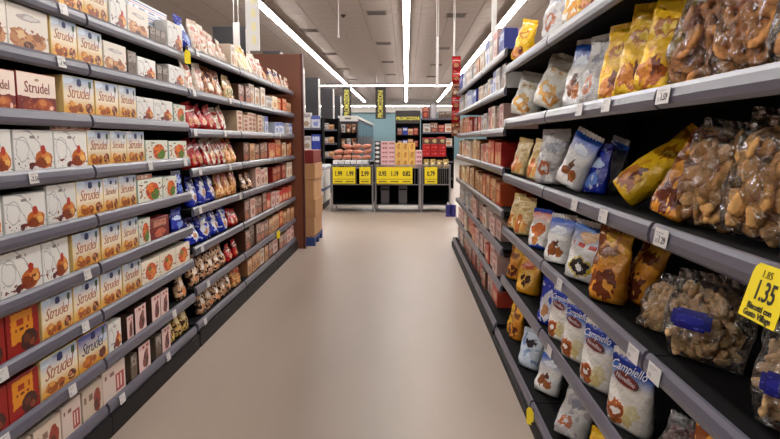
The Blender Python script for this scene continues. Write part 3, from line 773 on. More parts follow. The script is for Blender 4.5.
GOODS = {
 'LN': [
  [('c', 'strudel', 2.666, 0.17, 0.172, 0.2, 0.0, 0.0, 0, 0, 0.0),
   ('c', 'strudel', 2.855, 0.196, 0.172, 0.2, 0.0, 0.0, 0, 0, 0.0),
   ('c', 'strudel', 3.074, 0.229, 0.172, 0.2, 0.0, 0.0, 0, 0, 0.0),
   ('c', 'pastry', 3.31, 0.187, 0.16, 0.08, 0.0, 0.0, 0, 0, 0.0),
   ('c', 'pastrywide', 3.557, 0.27, 0.15, 0.08, 0.0, 0.0, 0, 0, 0.0),
   ('c', 'slim', 3.75, 0.076, 0.09, 0.08, 0.0, 0.0, 0, 0, 0.0),
   ('c', 'slim', 3.831, 0.076, 0.09, 0.08, 0.0, 0.0, 0, 0, 0.0),
   ('c', 'slim', 3.913, 0.076, 0.09, 0.08, 0.0, 0.0, 0, 0, 0.0),
   ('c', 'pastry', 4.118, 0.257, 0.17, 0.08, 0.0, 0.0, 0, 0, 0.0),
   ('c', 'striped', 3.918, 0.58, 0.06, 0.18, 0.09, 0.0, 0, 0, 0.0),
   ('c', 'striped', 3.925, 0.58, 0.06, 0.18, 0.09, 0.0, 0, 0, 0.061),
   ('c', 'striped', 3.932, 0.58, 0.06, 0.18, 0.09, 0.0, 0, 0, 0.122),
   ('c', 'striped', 3.939, 0.579, 0.06, 0.18, 0.09, 0.0, 0, 0, 0.183),
   ('c', 'strudel', 2.444, 0.242, 0.17, 0.2, 0.0, 0, 0, 0, 0.0),
   ('c', 'strudel', 2.194, 0.242, 0.17, 0.2, 0.0, 0, 0, 0, 0.0),
   ('c', 'strudel', 1.944, 0.242, 0.17, 0.2, 0.0, 0, 0, 0, 0.0)],
  [('c', 'pastrywide', 2.29, 0.16, 0.17, 0.2, 0.0, 0.0, 0, 0, 0.0),
   ('c', 'pastrywide', 2.509, 0.265, 0.17, 0.2, 0.0, 0.0, 0, 0, 0.0),
   ('c', 'strudel', 2.768, 0.212, 0.172, 0.2, 0.0, 0.0, 0, 0, 0.0),
   ('c', 'strudel', 2.995, 0.23, 0.16199999999999998, 0.2, 0.0, 0.0, 0, 0, 0.0),
   ('c', 'pastrywide', 3.252, 0.251, 0.14, 0.2, 0.0, 0.0, 0, 0, 0.0),
   ('c', 'slim', 3.449, 0.107, 0.13, 0.2, 0.0, 0.0, 0, 0, 0.0),
   ('c', 'pastry', 3.645, 0.247, 0.115, 0.2, 0.0, 0.0, 0, 0, 0.0),
   ('c', 'slim', 3.83, 0.081, 0.1, 0.2, 0.0, 0.0, 0, 0, 0.0),
   ('c', 'slim', 3.917, 0.081, 0.1, 0.2, 0.0, 0.0, 0, 0, 0.0),
   ('c', 'pastry', 4.114, 0.266, 0.125, 0.2, 0.0, 0.0, 0, 0, 0.0),
   ('c', 'pastrywide', 2.033, 0.322, 0.17, 0.2, 0.0, 0, 0, 0, 0.0),
   ('c', 'pastrywide', 1.43, 0.322, 0.17, 0.2, 0.0, 0, 0, 0, 0.0)],
  [('c', 'strudel_red', 2.29, 0.214, 0.15, 0.2, 0.0, 0.0, 0, 0, 0.0),
   ('c', 'strudel_red', 2.539, 0.271, 0.155, 0.2, 0.0, 0.0, 0, 0, 0.0),
   ('c', 'strudel', 2.869, 0.268, 0.172, 0.2, 0.0, 0.0, 0, 0, 0.0),
   ('c', 'strudel', 3.138, 0.237, 0.172, 0.2, 0.0, 0.0, 0, 0, 0.0),
   ('c', 'strudel', 3.369, 0.213, 0.172, 0.2, 0.0, 0.0, 0, 0, 0.0),
   ('c', 'pastry', 3.597, 0.23, 0.13, 0.2, 0.0, 0.0, 0, 0, 0.0),
   ('c', 'pastry', 3.867, 0.298, 0.13, 0.2, 0.0, 0.0, 0, 0, 0.0),
   ('c', 'fruit', 4.143, 0.208, 0.12, 0.2, 0.0, 0.0, 0, 0, 0.0),
   ('c', 'strudel_red', 2.021, 0.292, 0.155, 0.2, 0.0, 0, 0, 0, 0.0),
   ('c', 'strudel_red', 1.445, 0.292, 0.155, 0.2, 0.0, 0, 0, 0, 0.0),
   ('c', 'strudel_red', 1.145, 0.292, 0.155, 0.2, 0.0, 0, 0, 0, 0.0)],
  [('c', 'pastry', 2.255, 0.179, 0.165, 0.2, 0.0, 0.0, 0, 0, 0.0),
   ('c', 'pastry', 2.494, 0.274, 0.165, 0.2, 0.0, 0.0, 0, 0, 0.0),
   ('c', 'pastry', 2.773, 0.272, 0.165, 0.2, 0.0, 0.0, 0, 0, 0.0),
   ('c', 'strudel', 3.028, 0.225, 0.172, 0.2, 0.0, 0.0, 0, 0, 0.0),
   ('c', 'strudel', 3.235, 0.177, 0.172, 0.2, 0.0, 0.0, 0, 0, 0.0),
   ('c', 'strudel', 3.442, 0.227, 0.172, 0.2, 0.0, 0.0, 0, 0, 0.0),
   ('c', 'fruit', 3.74, 0.329, 0.125, 0.2, 0.0, 0.0, 0, 0, 0.0),
   ('c', 'fruit', 4.087, 0.32, 0.12, 0.2, 0.0, 0.0, 0, 0, 0.0),
   ('c', 'flat', 2.784, 0.328, 0.032, 0.16, 0.0, 0.0, 0, 0, 0.1665),
   ('c', 'pastry', 1.998, 0.302, 0.165, 0.2, 0.0, 0, 0, 0, 0.0),
   ('c', 'pastry', 1.44, 0.302, 0.165, 0.2, 0.0, 0, 0, 0, 0.0),
   ('c', 'pastry', 1.13, 0.302, 0.165, 0.2, 0.0, 0, 0, 0, 0.0)],
  [('c', 'pastry', 2.193, 0.13, 0.15, 0.2, 0.0, 0.0, 0, 0, 0.0),
   ('c', 'pastry', 2.41, 0.269, 0.15, 0.2, 0.0, 0.0, 0, 0, 0.0),
   ('c', 'pastry', 2.671, 0.226, 0.17, 0.2, 0.0, 0.0, 0, 0, 0.0),
   ('c', 'strudel', 2.915, 0.25, 0.172, 0.2, 0.0, 0.0, 0, 0, 0.0),
   ('c', 'strudel', 3.124, 0.157, 0.172, 0.2, 0.0, 0.0, 0, 0, 0.0),
   ('c', 'strudel', 3.315, 0.214, 0.172, 0.2, 0.0, 0.0, 0, 0, 0.0),
   ('c', 'fruit', 3.619, 0.355, 0.135, 0.2, 0.0, 0.0, 0, 0, 0.0),
   ('c', 'fruit', 3.918, 0.231, 0.13, 0.2, 0.0, 0.0, 0, 0, 0.0),
   ('b', 'blue', 4.152, 0.16, 0.13, 0.05, 0.0, -2, 6, 1, 0.0),
   ('c', 'flat', 3.544, 0.201, 0.026, 0.14, 0.0, 0.0, 0, 0, 0.136),
   ('c', 'pastry', 1.961, 0.302, 0.15, 0.2, 0.0, 0, 0, 0, 0.0),
   ('c', 'pastry', 1.44, 0.302, 0.15, 0.2, 0.0, 0, 0, 0, 0.0),
   ('c', 'pastry', 1.13, 0.302, 0.15, 0.2, 0.0, 0, 0, 0, 0.0)],
  [('c', 'pastry', 2.137, 0.154, 0.175, 0.2, 0.0, 0.0, 0, 0, 0.0),
   ('c', 'pastry', 2.354, 0.269, 0.175, 0.2, 0.0, 0.0, 0, 0, 0.0),
   ('c', 'pastry', 2.596, 0.203, 0.175, 0.2, 0.0, 0.0, 0, 0, 0.0),
   ('c', 'strudel', 2.855, 0.254, 0.172, 0.2, 0.0, 0.0, 0, 0, 0.0),
   ('c', 'strudel', 3.104, 0.212, 0.172, 0.2, 0.0, 0.0, 0, 0, 0.0),
   ('c', 'strudel', 3.319, 0.205, 0.172, 0.2, 0.0, 0.0, 0, 0, 0.0),
   ('c', 'fruit', 3.507, 0.16, 0.15, 0.2, 0.0, 0.0, 0, 0, 0.0),
   ('c', 'darkred', 3.731, 0.275, 0.13, 0.2, 0.0, 0.0, 0, 0, 0.0),
   ('b', 'blue', 4.112, 0.234, 0.12, 0.05, 0.0, 4, 2, -2, 0.0),
   ('c', 'pastry', 1.898, 0.292, 0.175, 0.2, 0.0, 0, 0, 0, 0.0),
   ('c', 'pastry', 1.445, 0.292, 0.175, 0.2, 0.0, 0, 0, 0, 0.0),
   ('c', 'pastry', 1.145, 0.292, 0.175, 0.2, 0.0, 0, 0, 0, 0.0)],
  [('c', 'choco', 2.12, 0.214, 0.175, 0.2, 0.0, 0.0, 0, 0, 0.0),
   ('c', 'choco', 2.337, 0.207, 0.175, 0.2, 0.0, 0.0, 0, 0, 0.0),
   ('c', 'strudel', 2.582, 0.244, 0.172, 0.2, 0.0, 0.0, 0, 0, 0.0),
   ('c', 'strudel', 2.832, 0.245, 0.172, 0.2, 0.0, 0.0, 0, 0, 0.0),
   ('c', 'strudel', 3.078, 0.234, 0.172, 0.2, 0.0, 0.0, 0, 0, 0.0),
   ('c', 'strudel', 3.318, 0.234, 0.172, 0.2, 0.0, 0.0, 0, 0, 0.0),
   ('c', 'longfruit', 3.57, 0.258, 0.135, 0.2, 0.0, 0.0, 0, 0, 0.0),
   ('c', 'longfruit', 3.834, 0.258, 0.135, 0.2, 0.0, 0.0, 0, 0, 0.0),
   ('c', 'longfruit', 4.099, 0.258, 0.135, 0.2, 0.0, 0.0, 0, 0, 0.0),
   ('c', 'choco', 1.881, 0.23199999999999998, 0.175, 0.2, 0.0, 0, 0, 0, 0.0),
   ('c', 'choco', 1.475, 0.23199999999999998, 0.175, 0.2, 0.0, 0, 0, 0, 0.0),
   ('c', 'choco', 1.235, 0.23199999999999998, 0.175, 0.2, 0.0, 0, 0, 0, 0.0)],
  [('c', 'choco', 2.097, 0.226, 0.165, 0.2, 0.0, 0.0, 0, 0, 0.0),
   ('c', 'choco', 2.314, 0.195, 0.165, 0.2, 0.0, 0.0, 0, 0, 0.0),
   ('c', 'strudel', 2.572, 0.294, 0.172, 0.2, 0.0, 0.0, 0, 0, 0.0),
   ('c', 'strudel_blue', 2.862, 0.275, 0.172, 0.2, 0.0, 0.0, 0, 0, 0.0),
   ('c', 'pastry', 3.086, 0.139, 0.15, 0.2, 0.0, 0.0, 0, 0, 0.0),
   ('c', 'pink', 3.261, 0.081, 0.13, 0.2, 0.0, 0.0, 0, 0, 0.0),
   ('c', 'pink', 3.398, 0.155, 0.15, 0.2, 0.0, 0.0, 0, 0, 0.0),
   ('c', 'pink', 3.617, 0.127, 0.155, 0.2, 0.0, 0.0, 0, 0, 0.0),
   ('c', 'pink', 3.75, 0.127, 0.155, 0.2, 0.0, 0.0, 0, 0, 0.0),
   ('b', 'tandark', 4.139, 0.183, 0.18, 0.06, 0.0, 4, 8, 1, 0.0),
   ('c', 'choco', 1.852, 0.23199999999999998, 0.165, 0.2, 0.0, 0, 0, 0, 0.0),
   ('c', 'choco', 1.475, 0.23199999999999998, 0.165, 0.2, 0.0, 0, 0, 0, 0.0),
   ('c', 'choco', 1.235, 0.23199999999999998, 0.165, 0.2, 0.0, 0, 0, 0, 0.0)],
  [('c', 'wafer', 2.214, 0.244, 0.14, 0.2, 0.0, 0.0, 0, 0, 0.0),
   ('c', 'wafer', 2.449, 0.2, 0.14, 0.2, 0.0, 0.0, 0, 0, 0.0),
   ('c', 'pinkwafer', 2.637, 0.163, 0.15, 0.2, 0.0, 0.0, 0, 0, 0.0),
   ('c', 'wafer', 2.827, 0.187, 0.15, 0.2, 0.0, 0.0, 0, 0, 0.0),
   ('c', 'pinkwafer', 3.051, 0.25, 0.165, 0.2, 0.0, 0.0, 0, 0, 0.0),
   ('c', 'slim', 3.285, 0.084, 0.14, 0.2, 0.0, 0.0, 0, 0, 0.0),
   ('c', 'pink', 3.426, 0.16, 0.155, 0.2, 0.0, 0.0, 0, 0, 0.0),
   ('c', 'slim', 3.629, 0.087, 0.14, 0.2, 0.0, 0.0, 0, 0, 0.0),
   ('c', 'pink', 3.75, 0.142, 0.155, 0.2, 0.0, 0.0, 0, 0, 0.0),
   ('b', 'yellowdark', 3.917, 0.119, 0.16, 0.06, 0.0, 4, 9, 2, 0.0),
   ('b', 'yellowdark', 4.046, 0.119, 0.18, 0.05, 0.0, 3, 10, -2, 0.0),
   ('b', 'yellowdark', 4.174, 0.119, 0.16, 0.06, 0.0, 0, 11, 3, 0.0),
   ('c', 'wafer', 1.94, 0.272, 0.14, 0.2, 0.0, 0, 0, 0, 0.0),
   ('c', 'wafer', 1.455, 0.272, 0.14, 0.2, 0.0, 0, 0, 0, 0.0),
   ('c', 'wafer', 1.175, 0.272, 0.14, 0.2, 0.0, 0, 0, 0, 0.0)],
 ],
 'LF': [
  [('b', 'blue', 4.447, 0.15, 0.21, 0.09, 0.0, -1, 12, 0, 0.0),
   ('b', 'tanwhite', 4.64, 0.164, 0.21, 0.08, 0.0, -5, 4, -2, 0.0),
   ('b', 'tanwhite', 4.816, 0.164, 0.21, 0.07, 0.0, 2, 6, 0, 0.0),
   ('b', 'tanwhite', 4.992, 0.164, 0.19, 0.07, 0.0, 1, 9, 3, 0.0),
   ('b', 'tanwhite', 5.168, 0.164, 0.2, 0.08, 0.0, 4, 14, 1, 0.0),
   ('b', 'tanwhite', 5.344, 0.164, 0.18, 0.08, 0.0, 6, 13, 1, 0.0),
   ('c', 'whitetan', 5.518, 0.141, 0.19, 0.2, 0.009, 0.0, 0, 0, 0.0),
   ('c', 'cream', 5.665, 0.141, 0.17, 0.2, 0.03, 0.0, 0, 0, 0.0),
   ('b', 'yellowtop', 5.842, 0.169, 0.21, 0.08, 0.0, -1, 5, -2, 0.0),
   ('b', 'yellowtop', 6.024, 0.169, 0.23, 0.08, 0.0, -5, 10, -4, 0.0),
   ('b', 'yellowtop', 6.206, 0.169, 0.23, 0.07, 0.0, 5, 14, 0, 0.0),
   ('b', 'tanwhite', 6.426, 0.197, 0.21, 0.07, 0.0, -5, 10, -4, 0.0),
   ('b', 'tanwhite', 6.638, 0.197, 0.18, 0.07, 0.0, 1, 5, -4, 0.0),
   ('b', 'orangebrown', 6.86, 0.171, 0.17, 0.08, 0.0, 6, 13, -1, 0.0),
   ('b', 'bluetop', 7.274, 0.24, 0.16, 0.07, 0.0, 2, 10, 0, 0.0),
   ('b', 'bluetop', 7.581, 0.24, 0.17, 0.08, 0.0, 0, 8, 2, 0.0),
   ('b', 'tanwhite', 7.883, 0.232, 0.15, 0.07, 0.0, 6, 9, 0, 0.0),
   ('b', 'tanwhite', 8.133, 0.232, 0.14, 0.07, 0.0, 1, 3, 1, 0.0)],
  [('b', 'tanwhite', 4.45, 0.214, 0.2, 0.07, 0.0, 2, 8, 1, 0.0),
   ('b', 'tanwhite', 4.68, 0.214, 0.19, 0.08, 0.0, 3, 3, -4, 0.0),
   ('b', 'brown', 4.919, 0.187, 0.2, 0.08, 0.0, -3, 8, 1, 0.0),
   ('b', 'brown', 5.121, 0.187, 0.19, 0.07, 0.0, -2, 7, 1, 0.0),
   ('b', 'tangreen', 5.356, 0.152, 0.18, 0.07, 0.0, 3, 3, 1, 0.0),
   ('b', 'tangreen', 5.52, 0.152, 0.19, 0.07, 0.0, -3, 12, -2, 0.0),
   ('c', 'brownpink', 5.81, 0.197, 0.16, 0.2, 0.021, 0.0, 0, 0, 0.0),
   ('c', 'brownpink', 6.013, 0.197, 0.16, 0.2, 0.01, 0.0, 0, 0, 0.0),
   ('c', 'whitetan', 6.217, 0.197, 0.2, 0.2, 0.026, 0.0, 0, 0, 0.0),
   ('c', 'whitetan', 6.42, 0.197, 0.18, 0.2, 0.02, 0.0, 0, 0, 0.0),
   ('c', 'whitetan', 6.624, 0.197, 0.2, 0.2, 0.007, 0.0, 0, 0, 0.0),
   ('c', 'greywhite', 6.902, 0.347, 0.13, 0.2, 0.004, 0.0, 0, 0, 0.0),
   ('c', 'cream', 7.217, 0.271, 0.15, 0.2, 0.006, 0.0, 0, 0, 0.0),
   ('c', 'orange', 7.495, 0.271, 0.15, 0.2, 0.019, 0.0, 0, 0, 0.0),
   ('c', 'orange', 7.772, 0.271, 0.16, 0.2, 0.004, 0.0, 0, 0, 0.0),
   ('c', 'tan', 8.0, 0.174, 0.13, 0.2, 0.008, 0.0, 0, 0, 0.0),
   ('c', 'tan', 8.18, 0.174, 0.13, 0.2, 0.013, 0.0, 0, 0, 0.0)],
  [('b', 'red', 4.44, 0.141, 0.16, 0.08, 0.0, -4, 3, -10, 0.0),
   ('b', 'red', 4.591, 0.141, 0.17, 0.08, 0.0, -1, 13, -11, 0.0),
   ('b', 'red', 4.742, 0.141, 0.16, 0.08, 0.0, 4, 10, -14, 0.0),
   ('b', 'red', 4.893, 0.141, 0.16, 0.07, 0.0, -3, 4, -13, 0.0),
   ('b', 'redwhite', 5.08, 0.162, 0.16, 0.07, 0.0, -5, 13, -6, 0.0),
   ('b', 'redwhite', 5.254, 0.162, 0.17, 0.07, 0.0, 5, 9, -12, 0.0),
   ('c', 'cream_red', 5.674, 0.19, 0.19, 0.2, 0.007, 0.0, 0, 0, 0.0),
   ('c', 'cream_red', 5.87, 0.19, 0.16, 0.2, 0.002, 0.0, 0, 0, 0.0),
   ('c', 'cream_red', 6.066, 0.19, 0.19, 0.2, 0.008, 0.0, 0, 0, 0.0),
   ('c', 'cream_red', 6.262, 0.19, 0.19, 0.2, 0.023, 0.0, 0, 0, 0.0),
   ('c', 'cream_red', 6.457, 0.19, 0.18, 0.2, 0.005, 0.0, 0, 0, 0.0),
   ('c', 'greywhite', 6.64, 0.163, 0.18, 0.2, 0.024, 0.0, 0, 0, 0.0),
   ('c', 'whiteblue', 6.809, 0.163, 0.18, 0.2, 0.017, 0.0, 0, 0, 0.0),
   ('c', 'whiteblue', 7.319, 0.205, 0.13, 0.2, 0.007, 0.0, 0, 0, 0.0),
   ('c', 'whiteblue', 7.53, 0.205, 0.14, 0.2, 0.002, 0.0, 0, 0, 0.0),
   ('c', 'whiteblue', 7.742, 0.205, 0.13, 0.2, 0.026, 0.0, 0, 0, 0.0),
   ('c', 'greywhite', 7.953, 0.205, 0.14, 0.2, 0.002, 0.0, 0, 0, 0.0),
   ('c', 'whiteblue', 8.164, 0.205, 0.14, 0.2, 0.003, 0.0, 0, 0, 0.0)],
  [('b', 'red', 4.366, 0.119, 0.17, 0.07, 0.0, -2, 7, -13, 0.0),
   ('b', 'red', 4.494, 0.119, 0.18, 0.07, 0.0, -4, 7, -17, 0.0),
   ('b', 'red', 4.622, 0.119, 0.17, 0.08, 0.0, -1, 4, -17, 0.0),
   ('b', 'redwhite', 4.781, 0.133, 0.18, 0.07, 0.0, 3, 7, -8, 0.0),
   ('b', 'redwhite', 4.923, 0.133, 0.19, 0.07, 0.0, -2, 8, -8, 0.0),
   ('b', 'redwhite', 5.066, 0.133, 0.18, 0.08, 0.0, 0, 6, -10, 0.0),
   ('b', 'redwhite', 5.208, 0.133, 0.19, 0.07, 0.0, -1, 8, -7, 0.0),
   ('b', 'orangebrown', 5.378, 0.139, 0.21, 0.07, 0.0, 5, 12, -10, 0.0),
   ('b', 'orangebrown', 5.527, 0.139, 0.19, 0.07, 0.0, 4, 10, -5, 0.0),
   ('c', 'brownpink', 5.93, 0.202, 0.18, 0.2, 0.022, 0.0, 0, 0, 0.0),
   ('c', 'tan', 6.138, 0.202, 0.17, 0.2, 0.014, 0.0, 0, 0, 0.0),
   ('c', 'brownpink', 6.345, 0.202, 0.16, 0.2, 0.016, 0.0, 0, 0, 0.0),
   ('c', 'brownpink', 6.553, 0.202, 0.17, 0.2, 0.011, 0.0, 0, 0, 0.0),
   ('c', 'brownpink', 6.761, 0.202, 0.18, 0.2, 0.026, 0.0, 0, 0, 0.0),
   ('c', 'redtan', 7.086, 0.334, 0.17, 0.2, 0.025, 0.0, 0, 0, 0.0),
   ('c', 'orange', 7.426, 0.334, 0.21, 0.2, 0.024, 0.0, 0, 0, 0.0),
   ('c', 'tan', 7.68, 0.163, 0.15, 0.2, 0.015, 0.0, 0, 0, 0.0),
   ('c', 'whitetan', 7.849, 0.163, 0.17, 0.2, 0.028, 0.0, 0, 0, 0.0),
   ('c', 'tan', 8.017, 0.163, 0.15, 0.2, 0.017, 0.0, 0, 0, 0.0),
   ('c', 'orange', 8.186, 0.163, 0.17, 0.2, 0.019, 0.0, 0, 0, 0.0)],
  [('b', 'bluewhite', 4.452, 0.2, 0.19, 0.08, 0.0, 5, 6, 1, 0.0),
   ('b', 'bluewhite', 4.667, 0.2, 0.21, 0.08, 0.0, 6, 7, -2, 0.0),
   ('b', 'bluewhite', 4.882, 0.2, 0.21, 0.09, 0.0, 6, 8, 1, 0.0),
   ('b', 'orangebrown', 5.111, 0.183, 0.2, 0.09, 0.0, 2, 5, -1, 0.0),
   ('b', 'orangebrown', 5.308, 0.183, 0.21, 0.07, 0.0, 0, 8, 2, 0.0),
   ('b', 'orangebrown', 5.504, 0.183, 0.22, 0.08, 0.0, 4, 4, 2, 0.0),
   ('b', 'tandark', 5.901, 0.171, 0.13, 0.07, 0.0, 5, 12, 0, 0.0),
   ('b', 'tandark', 6.085, 0.171, 0.14, 0.07, 0.0, 4, 10, 1, 0.0),
   ('c', 'pinkwhite', 6.332, 0.195, 0.2, 0.2, 0.009, 0.0, 0, 0, 0.0),
   ('c', 'pinkwhite', 6.533, 0.195, 0.17, 0.2, 0.006, 0.0, 0, 0, 0.0),
   ('c', 'whitetan', 6.734, 0.195, 0.18, 0.2, 0.023, 0.0, 0, 0, 0.0),
   ('c', 'darkred', 7.175, 0.254, 0.16, 0.2, 0.014, 0.0, 0, 0, 0.0),
   ('c', 'darkred', 7.435, 0.254, 0.17, 0.2, 0.025, 0.0, 0, 0, 0.0),
   ('c', 'darkred', 7.694, 0.254, 0.18, 0.2, 0.014, 0.0, 0, 0, 0.0),
   ('c', 'whitetan', 7.986, 0.183, 0.19, 0.2, 0.012, 0.0, 0, 0, 0.0),
   ('c', 'whitetan', 8.175, 0.183, 0.19, 0.2, 0.014, 0.0, 0, 0, 0.0)],
  [('b', 'bluewhite', 4.437, 0.232, 0.17, 0.08, 0.0, 3, 10, 4, 0.0),
   ('b', 'bluewhite', 4.687, 0.232, 0.19, 0.08, 0.0, -4, 6, -3, 0.0),
   ('b', 'bluewhite', 4.937, 0.232, 0.19, 0.1, 0.0, 5, 6, 3, 0.0),
   ('b', 'bluewhite', 5.187, 0.232, 0.18, 0.09, 0.0, 3, 4, -3, 0.0),
   ('b', 'red', 5.402, 0.124, 0.14, 0.08, 0.0, -2, 9, 1, 0.0),
   ('b', 'red', 5.535, 0.124, 0.12, 0.08, 0.0, -1, 8, -2, 0.0),
   ('c', 'brownpink', 5.86, 0.182, 0.19, 0.2, 0.012, 0.0, 0, 0, 0.0),
   ('c', 'pinkwhite', 6.048, 0.182, 0.19, 0.2, 0.002, 0.0, 0, 0, 0.0),
   ('c', 'brownpink', 6.235, 0.182, 0.19, 0.2, 0.016, 0.0, 0, 0, 0.0),
   ('c', 'brownpink', 6.423, 0.182, 0.18, 0.2, 0.021, 0.0, 0, 0, 0.0),
   ('c', 'brownpink', 6.611, 0.182, 0.2, 0.2, 0.014, 0.0, 0, 0, 0.0),
   ('c', 'redpink', 6.863, 0.21, 0.17, 0.2, 0.028, 0.0, 0, 0, 0.0),
   ('c', 'pinkwhite', 7.079, 0.21, 0.17, 0.2, 0.02, 0.0, 0, 0, 0.0),
   ('c', 'pinkwhite', 7.296, 0.21, 0.16, 0.2, 0.015, 0.0, 0, 0, 0.0),
   ('c', 'redpink', 7.512, 0.21, 0.15, 0.2, 0.022, 0.0, 0, 0, 0.0),
   ('c', 'redpink', 7.729, 0.21, 0.17, 0.2, 0.022, 0.0, 0, 0, 0.0),
   ('c', 'redpink', 7.945, 0.21, 0.15, 0.2, 0.028, 0.0, 0, 0, 0.0),
   ('c', 'redtan', 8.162, 0.21, 0.16, 0.2, 0.028, 0.0, 0, 0, 0.0)],
  [('b', 'tandark', 4.409, 0.161, 0.18, 0.07, 0.0, -1, 6, -3, 0.0),
   ('b', 'tandark', 4.582, 0.161, 0.17, 0.08, 0.0, 2, 4, -3, 0.0),
   ('b', 'tandark', 4.755, 0.161, 0.17, 0.07, 0.0, -1, 4, -2, 0.0),
   ('b', 'tandark', 4.928, 0.161, 0.16, 0.07, 0.0, 0, 6, 2, 0.0),
   ('b', 'tandark', 5.101, 0.161, 0.17, 0.08, 0.0, 5, 8, 2, 0.0),
   ('b', 'red', 5.309, 0.182, 0.12, 0.08, 0.0, 6, 5, 1, 0.0),
   ('b', 'red', 5.504, 0.182, 0.13, 0.08, 0.0, 5, 4, 2, 0.0),
   ('c', 'brownpink', 5.872, 0.195, 0.19, 0.2, 0.012, 0.0, 0, 0, 0.0),
   ('c', 'slim', 6.073, 0.195, 0.21, 0.2, 0.026, 0.0, 0, 0, 0.0),
   ('c', 'brownpink', 6.273, 0.195, 0.2, 0.2, 0.005, 0.0, 0, 0, 0.0),
   ('c', 'brownpink', 6.474, 0.195, 0.18, 0.2, 0.011, 0.0, 0, 0, 0.0),
   ('c', 'brownpink', 6.674, 0.195, 0.18, 0.2, 0.013, 0.0, 0, 0, 0.0),
   ('c', 'tan', 6.882, 0.208, 0.17, 0.2, 0.009, 0.0, 0, 0, 0.0),
   ('c', 'tan', 7.095, 0.208, 0.18, 0.2, 0.015, 0.0, 0, 0, 0.0),
   ('c', 'tan', 7.309, 0.208, 0.17, 0.2, 0.027, 0.0, 0, 0, 0.0),
   ('c', 'orange', 7.522, 0.208, 0.18, 0.2, 0.022, 0.0, 0, 0, 0.0),
   ('c', 'tan', 7.736, 0.208, 0.15, 0.2, 0.02, 0.0, 0, 0, 0.0),
   ('c', 'tan', 7.95, 0.208, 0.17, 0.2, 0.014, 0.0, 0, 0, 0.0),
   ('c', 'tan', 8.163, 0.208, 0.16, 0.2, 0.001, 0.0, 0, 0, 0.0)],
  [('b', 'tandark', 4.558, 0.163, 0.16, 0.07, 0.0, -1, 9, 4, 0.0),
   ('b', 'tandark', 4.733, 0.163, 0.17, 0.07, 0.0, 4, 10, -4, 0.0),
   ('b', 'tandark', 4.909, 0.163, 0.16, 0.07, 0.0, -5, 9, 3, 0.0),
   ('b', 'tandark', 5.084, 0.163, 0.16, 0.08, 0.0, 2, 4, 3, 0.0),
   ('b', 'tandark', 5.26, 0.163, 0.17, 0.08, 0.0, 3, 11, -1, 0.0),
   ('b', 'orangebrown', 5.429, 0.107, 0.17, 0.07, 0.0, 4, 8, 2, 0.0),
   ('b', 'orangebrown', 5.544, 0.107, 0.16, 0.06, 0.0, -5, 4, -2, 0.0),
   ('c', 'tan', 5.947, 0.172, 0.15, 0.2, 0.021, 0.0, 0, 0, 0.0),
   ('c', 'tan', 6.125, 0.172, 0.16, 0.2, 0.019, 0.0, 0, 0, 0.0),
   ('c', 'tan', 6.303, 0.172, 0.16, 0.2, 0.023, 0.0, 0, 0, 0.0),
   ('c', 'whitetan', 6.48, 0.172, 0.16, 0.2, 0.022, 0.0, 0, 0, 0.0),
   ('c', 'tan', 6.658, 0.172, 0.16, 0.2, 0.016, 0.0, 0, 0, 0.0),
   ('c', 'brownpink', 6.921, 0.239, 0.16, 0.2, 0.024, 0.0, 0, 0, 0.0),
   ('c', 'pinkwhite', 7.166, 0.239, 0.15, 0.2, 0.026, 0.0, 0, 0, 0.0),
   ('c', 'brownpink', 7.412, 0.239, 0.16, 0.2, 0.005, 0.0, 0, 0, 0.0),
   ('c', 'brownpink', 7.657, 0.239, 0.16, 0.2, 0.004, 0.0, 0, 0, 0.0),
   ('c', 'pinkwhite', 7.902, 0.239, 0.16, 0.2, 0.006, 0.0, 0, 0, 0.0),
   ('c', 'pinkwhite', 8.147, 0.239, 0.17, 0.2, 0.01, 0.0, 0, 0, 0.0)],
 ],
 'RN': [
  [('b', 'yellow', 4.35, 0.2, 0.25, 0.09, 0.0, 20, 8, 14, 0.0),
   ('b', 'greywhite', 3.384, 0.2, 0.31, 0.09, 0.0, 20, 8, 4, 0.0),
   ('b', 'whiteyellow', 2.949, 0.2, 0.28, 0.09, 0.0, 20, 8, 4, 0.0),
   ('b', 'yellow', 2.656, 0.2, 0.26, 0.09, 0.0, 20, 8, 0, 0.0),
   ('b', 'whiteblue', 2.32, 0.2, 0.27, 0.09, 0.0, 20, 8, 0, 0.0),
   ('b', 'redwhite', 4.35, 0.18, 0.29, 0.09, 0.2, 20, 8, 0, 0.0),
   ('b', 'yellow', 2.09, 0.2, 0.26, 0.09, 0.02, 20, 6, 0, 0.0),
   ('b', 'yellow', 1.85, 0.2, 0.26, 0.09, 0.02, 20, 6, 0, 0.0)],
  [('b', 'whiteyellow', 4.242, 0.23, 0.26, 0.12, 0.0, 34, 8, 12, 0.0),
   ('b', 'whiteyellow', 3.522, 0.23, 0.27, 0.12, 0.0, 36, 8, 20, 0.0),
   ('b', 'whiteblue', 2.9, 0.17, 0.28, 0.09, 0.0, 20, 8, 4, 0.0),
   ('b', 'greywhite', 2.618, 0.15, 0.26, 0.08, 0.0, 20, 8, 0, 0.0),
   ('b', 'yellow', 2.37, 0.15, 0.26, 0.09, 0.0, 25, 8, 0, 0.0),
   ('b', 'yellow', 2.158, 0.16, 0.28, 0.08, 0.0, 28, 8, 6, 0.0),
   ('b', 'yellow', 2.0, 0.14, 0.28, 0.08, 0.0, 30, 8, 10, 0.0),
   ('b', 'whiteblue', 3.656, 0.18, 0.28, 0.07, 0.21, 20, 2, 0, 0.0),
   ('k', 'ring', 1.817, 0.2, 0.27, 0.13, 0.02, 25, 8, 8, 0.0),
   ('k', 'ring', 1.554, 0.2, 0.27, 0.13, 0.02, 25, 8, 8, 0.0),
   ('k', 'ring', 1.285, 0.2, 0.27, 0.13, 0.02, 25, 8, 4, 0.0),
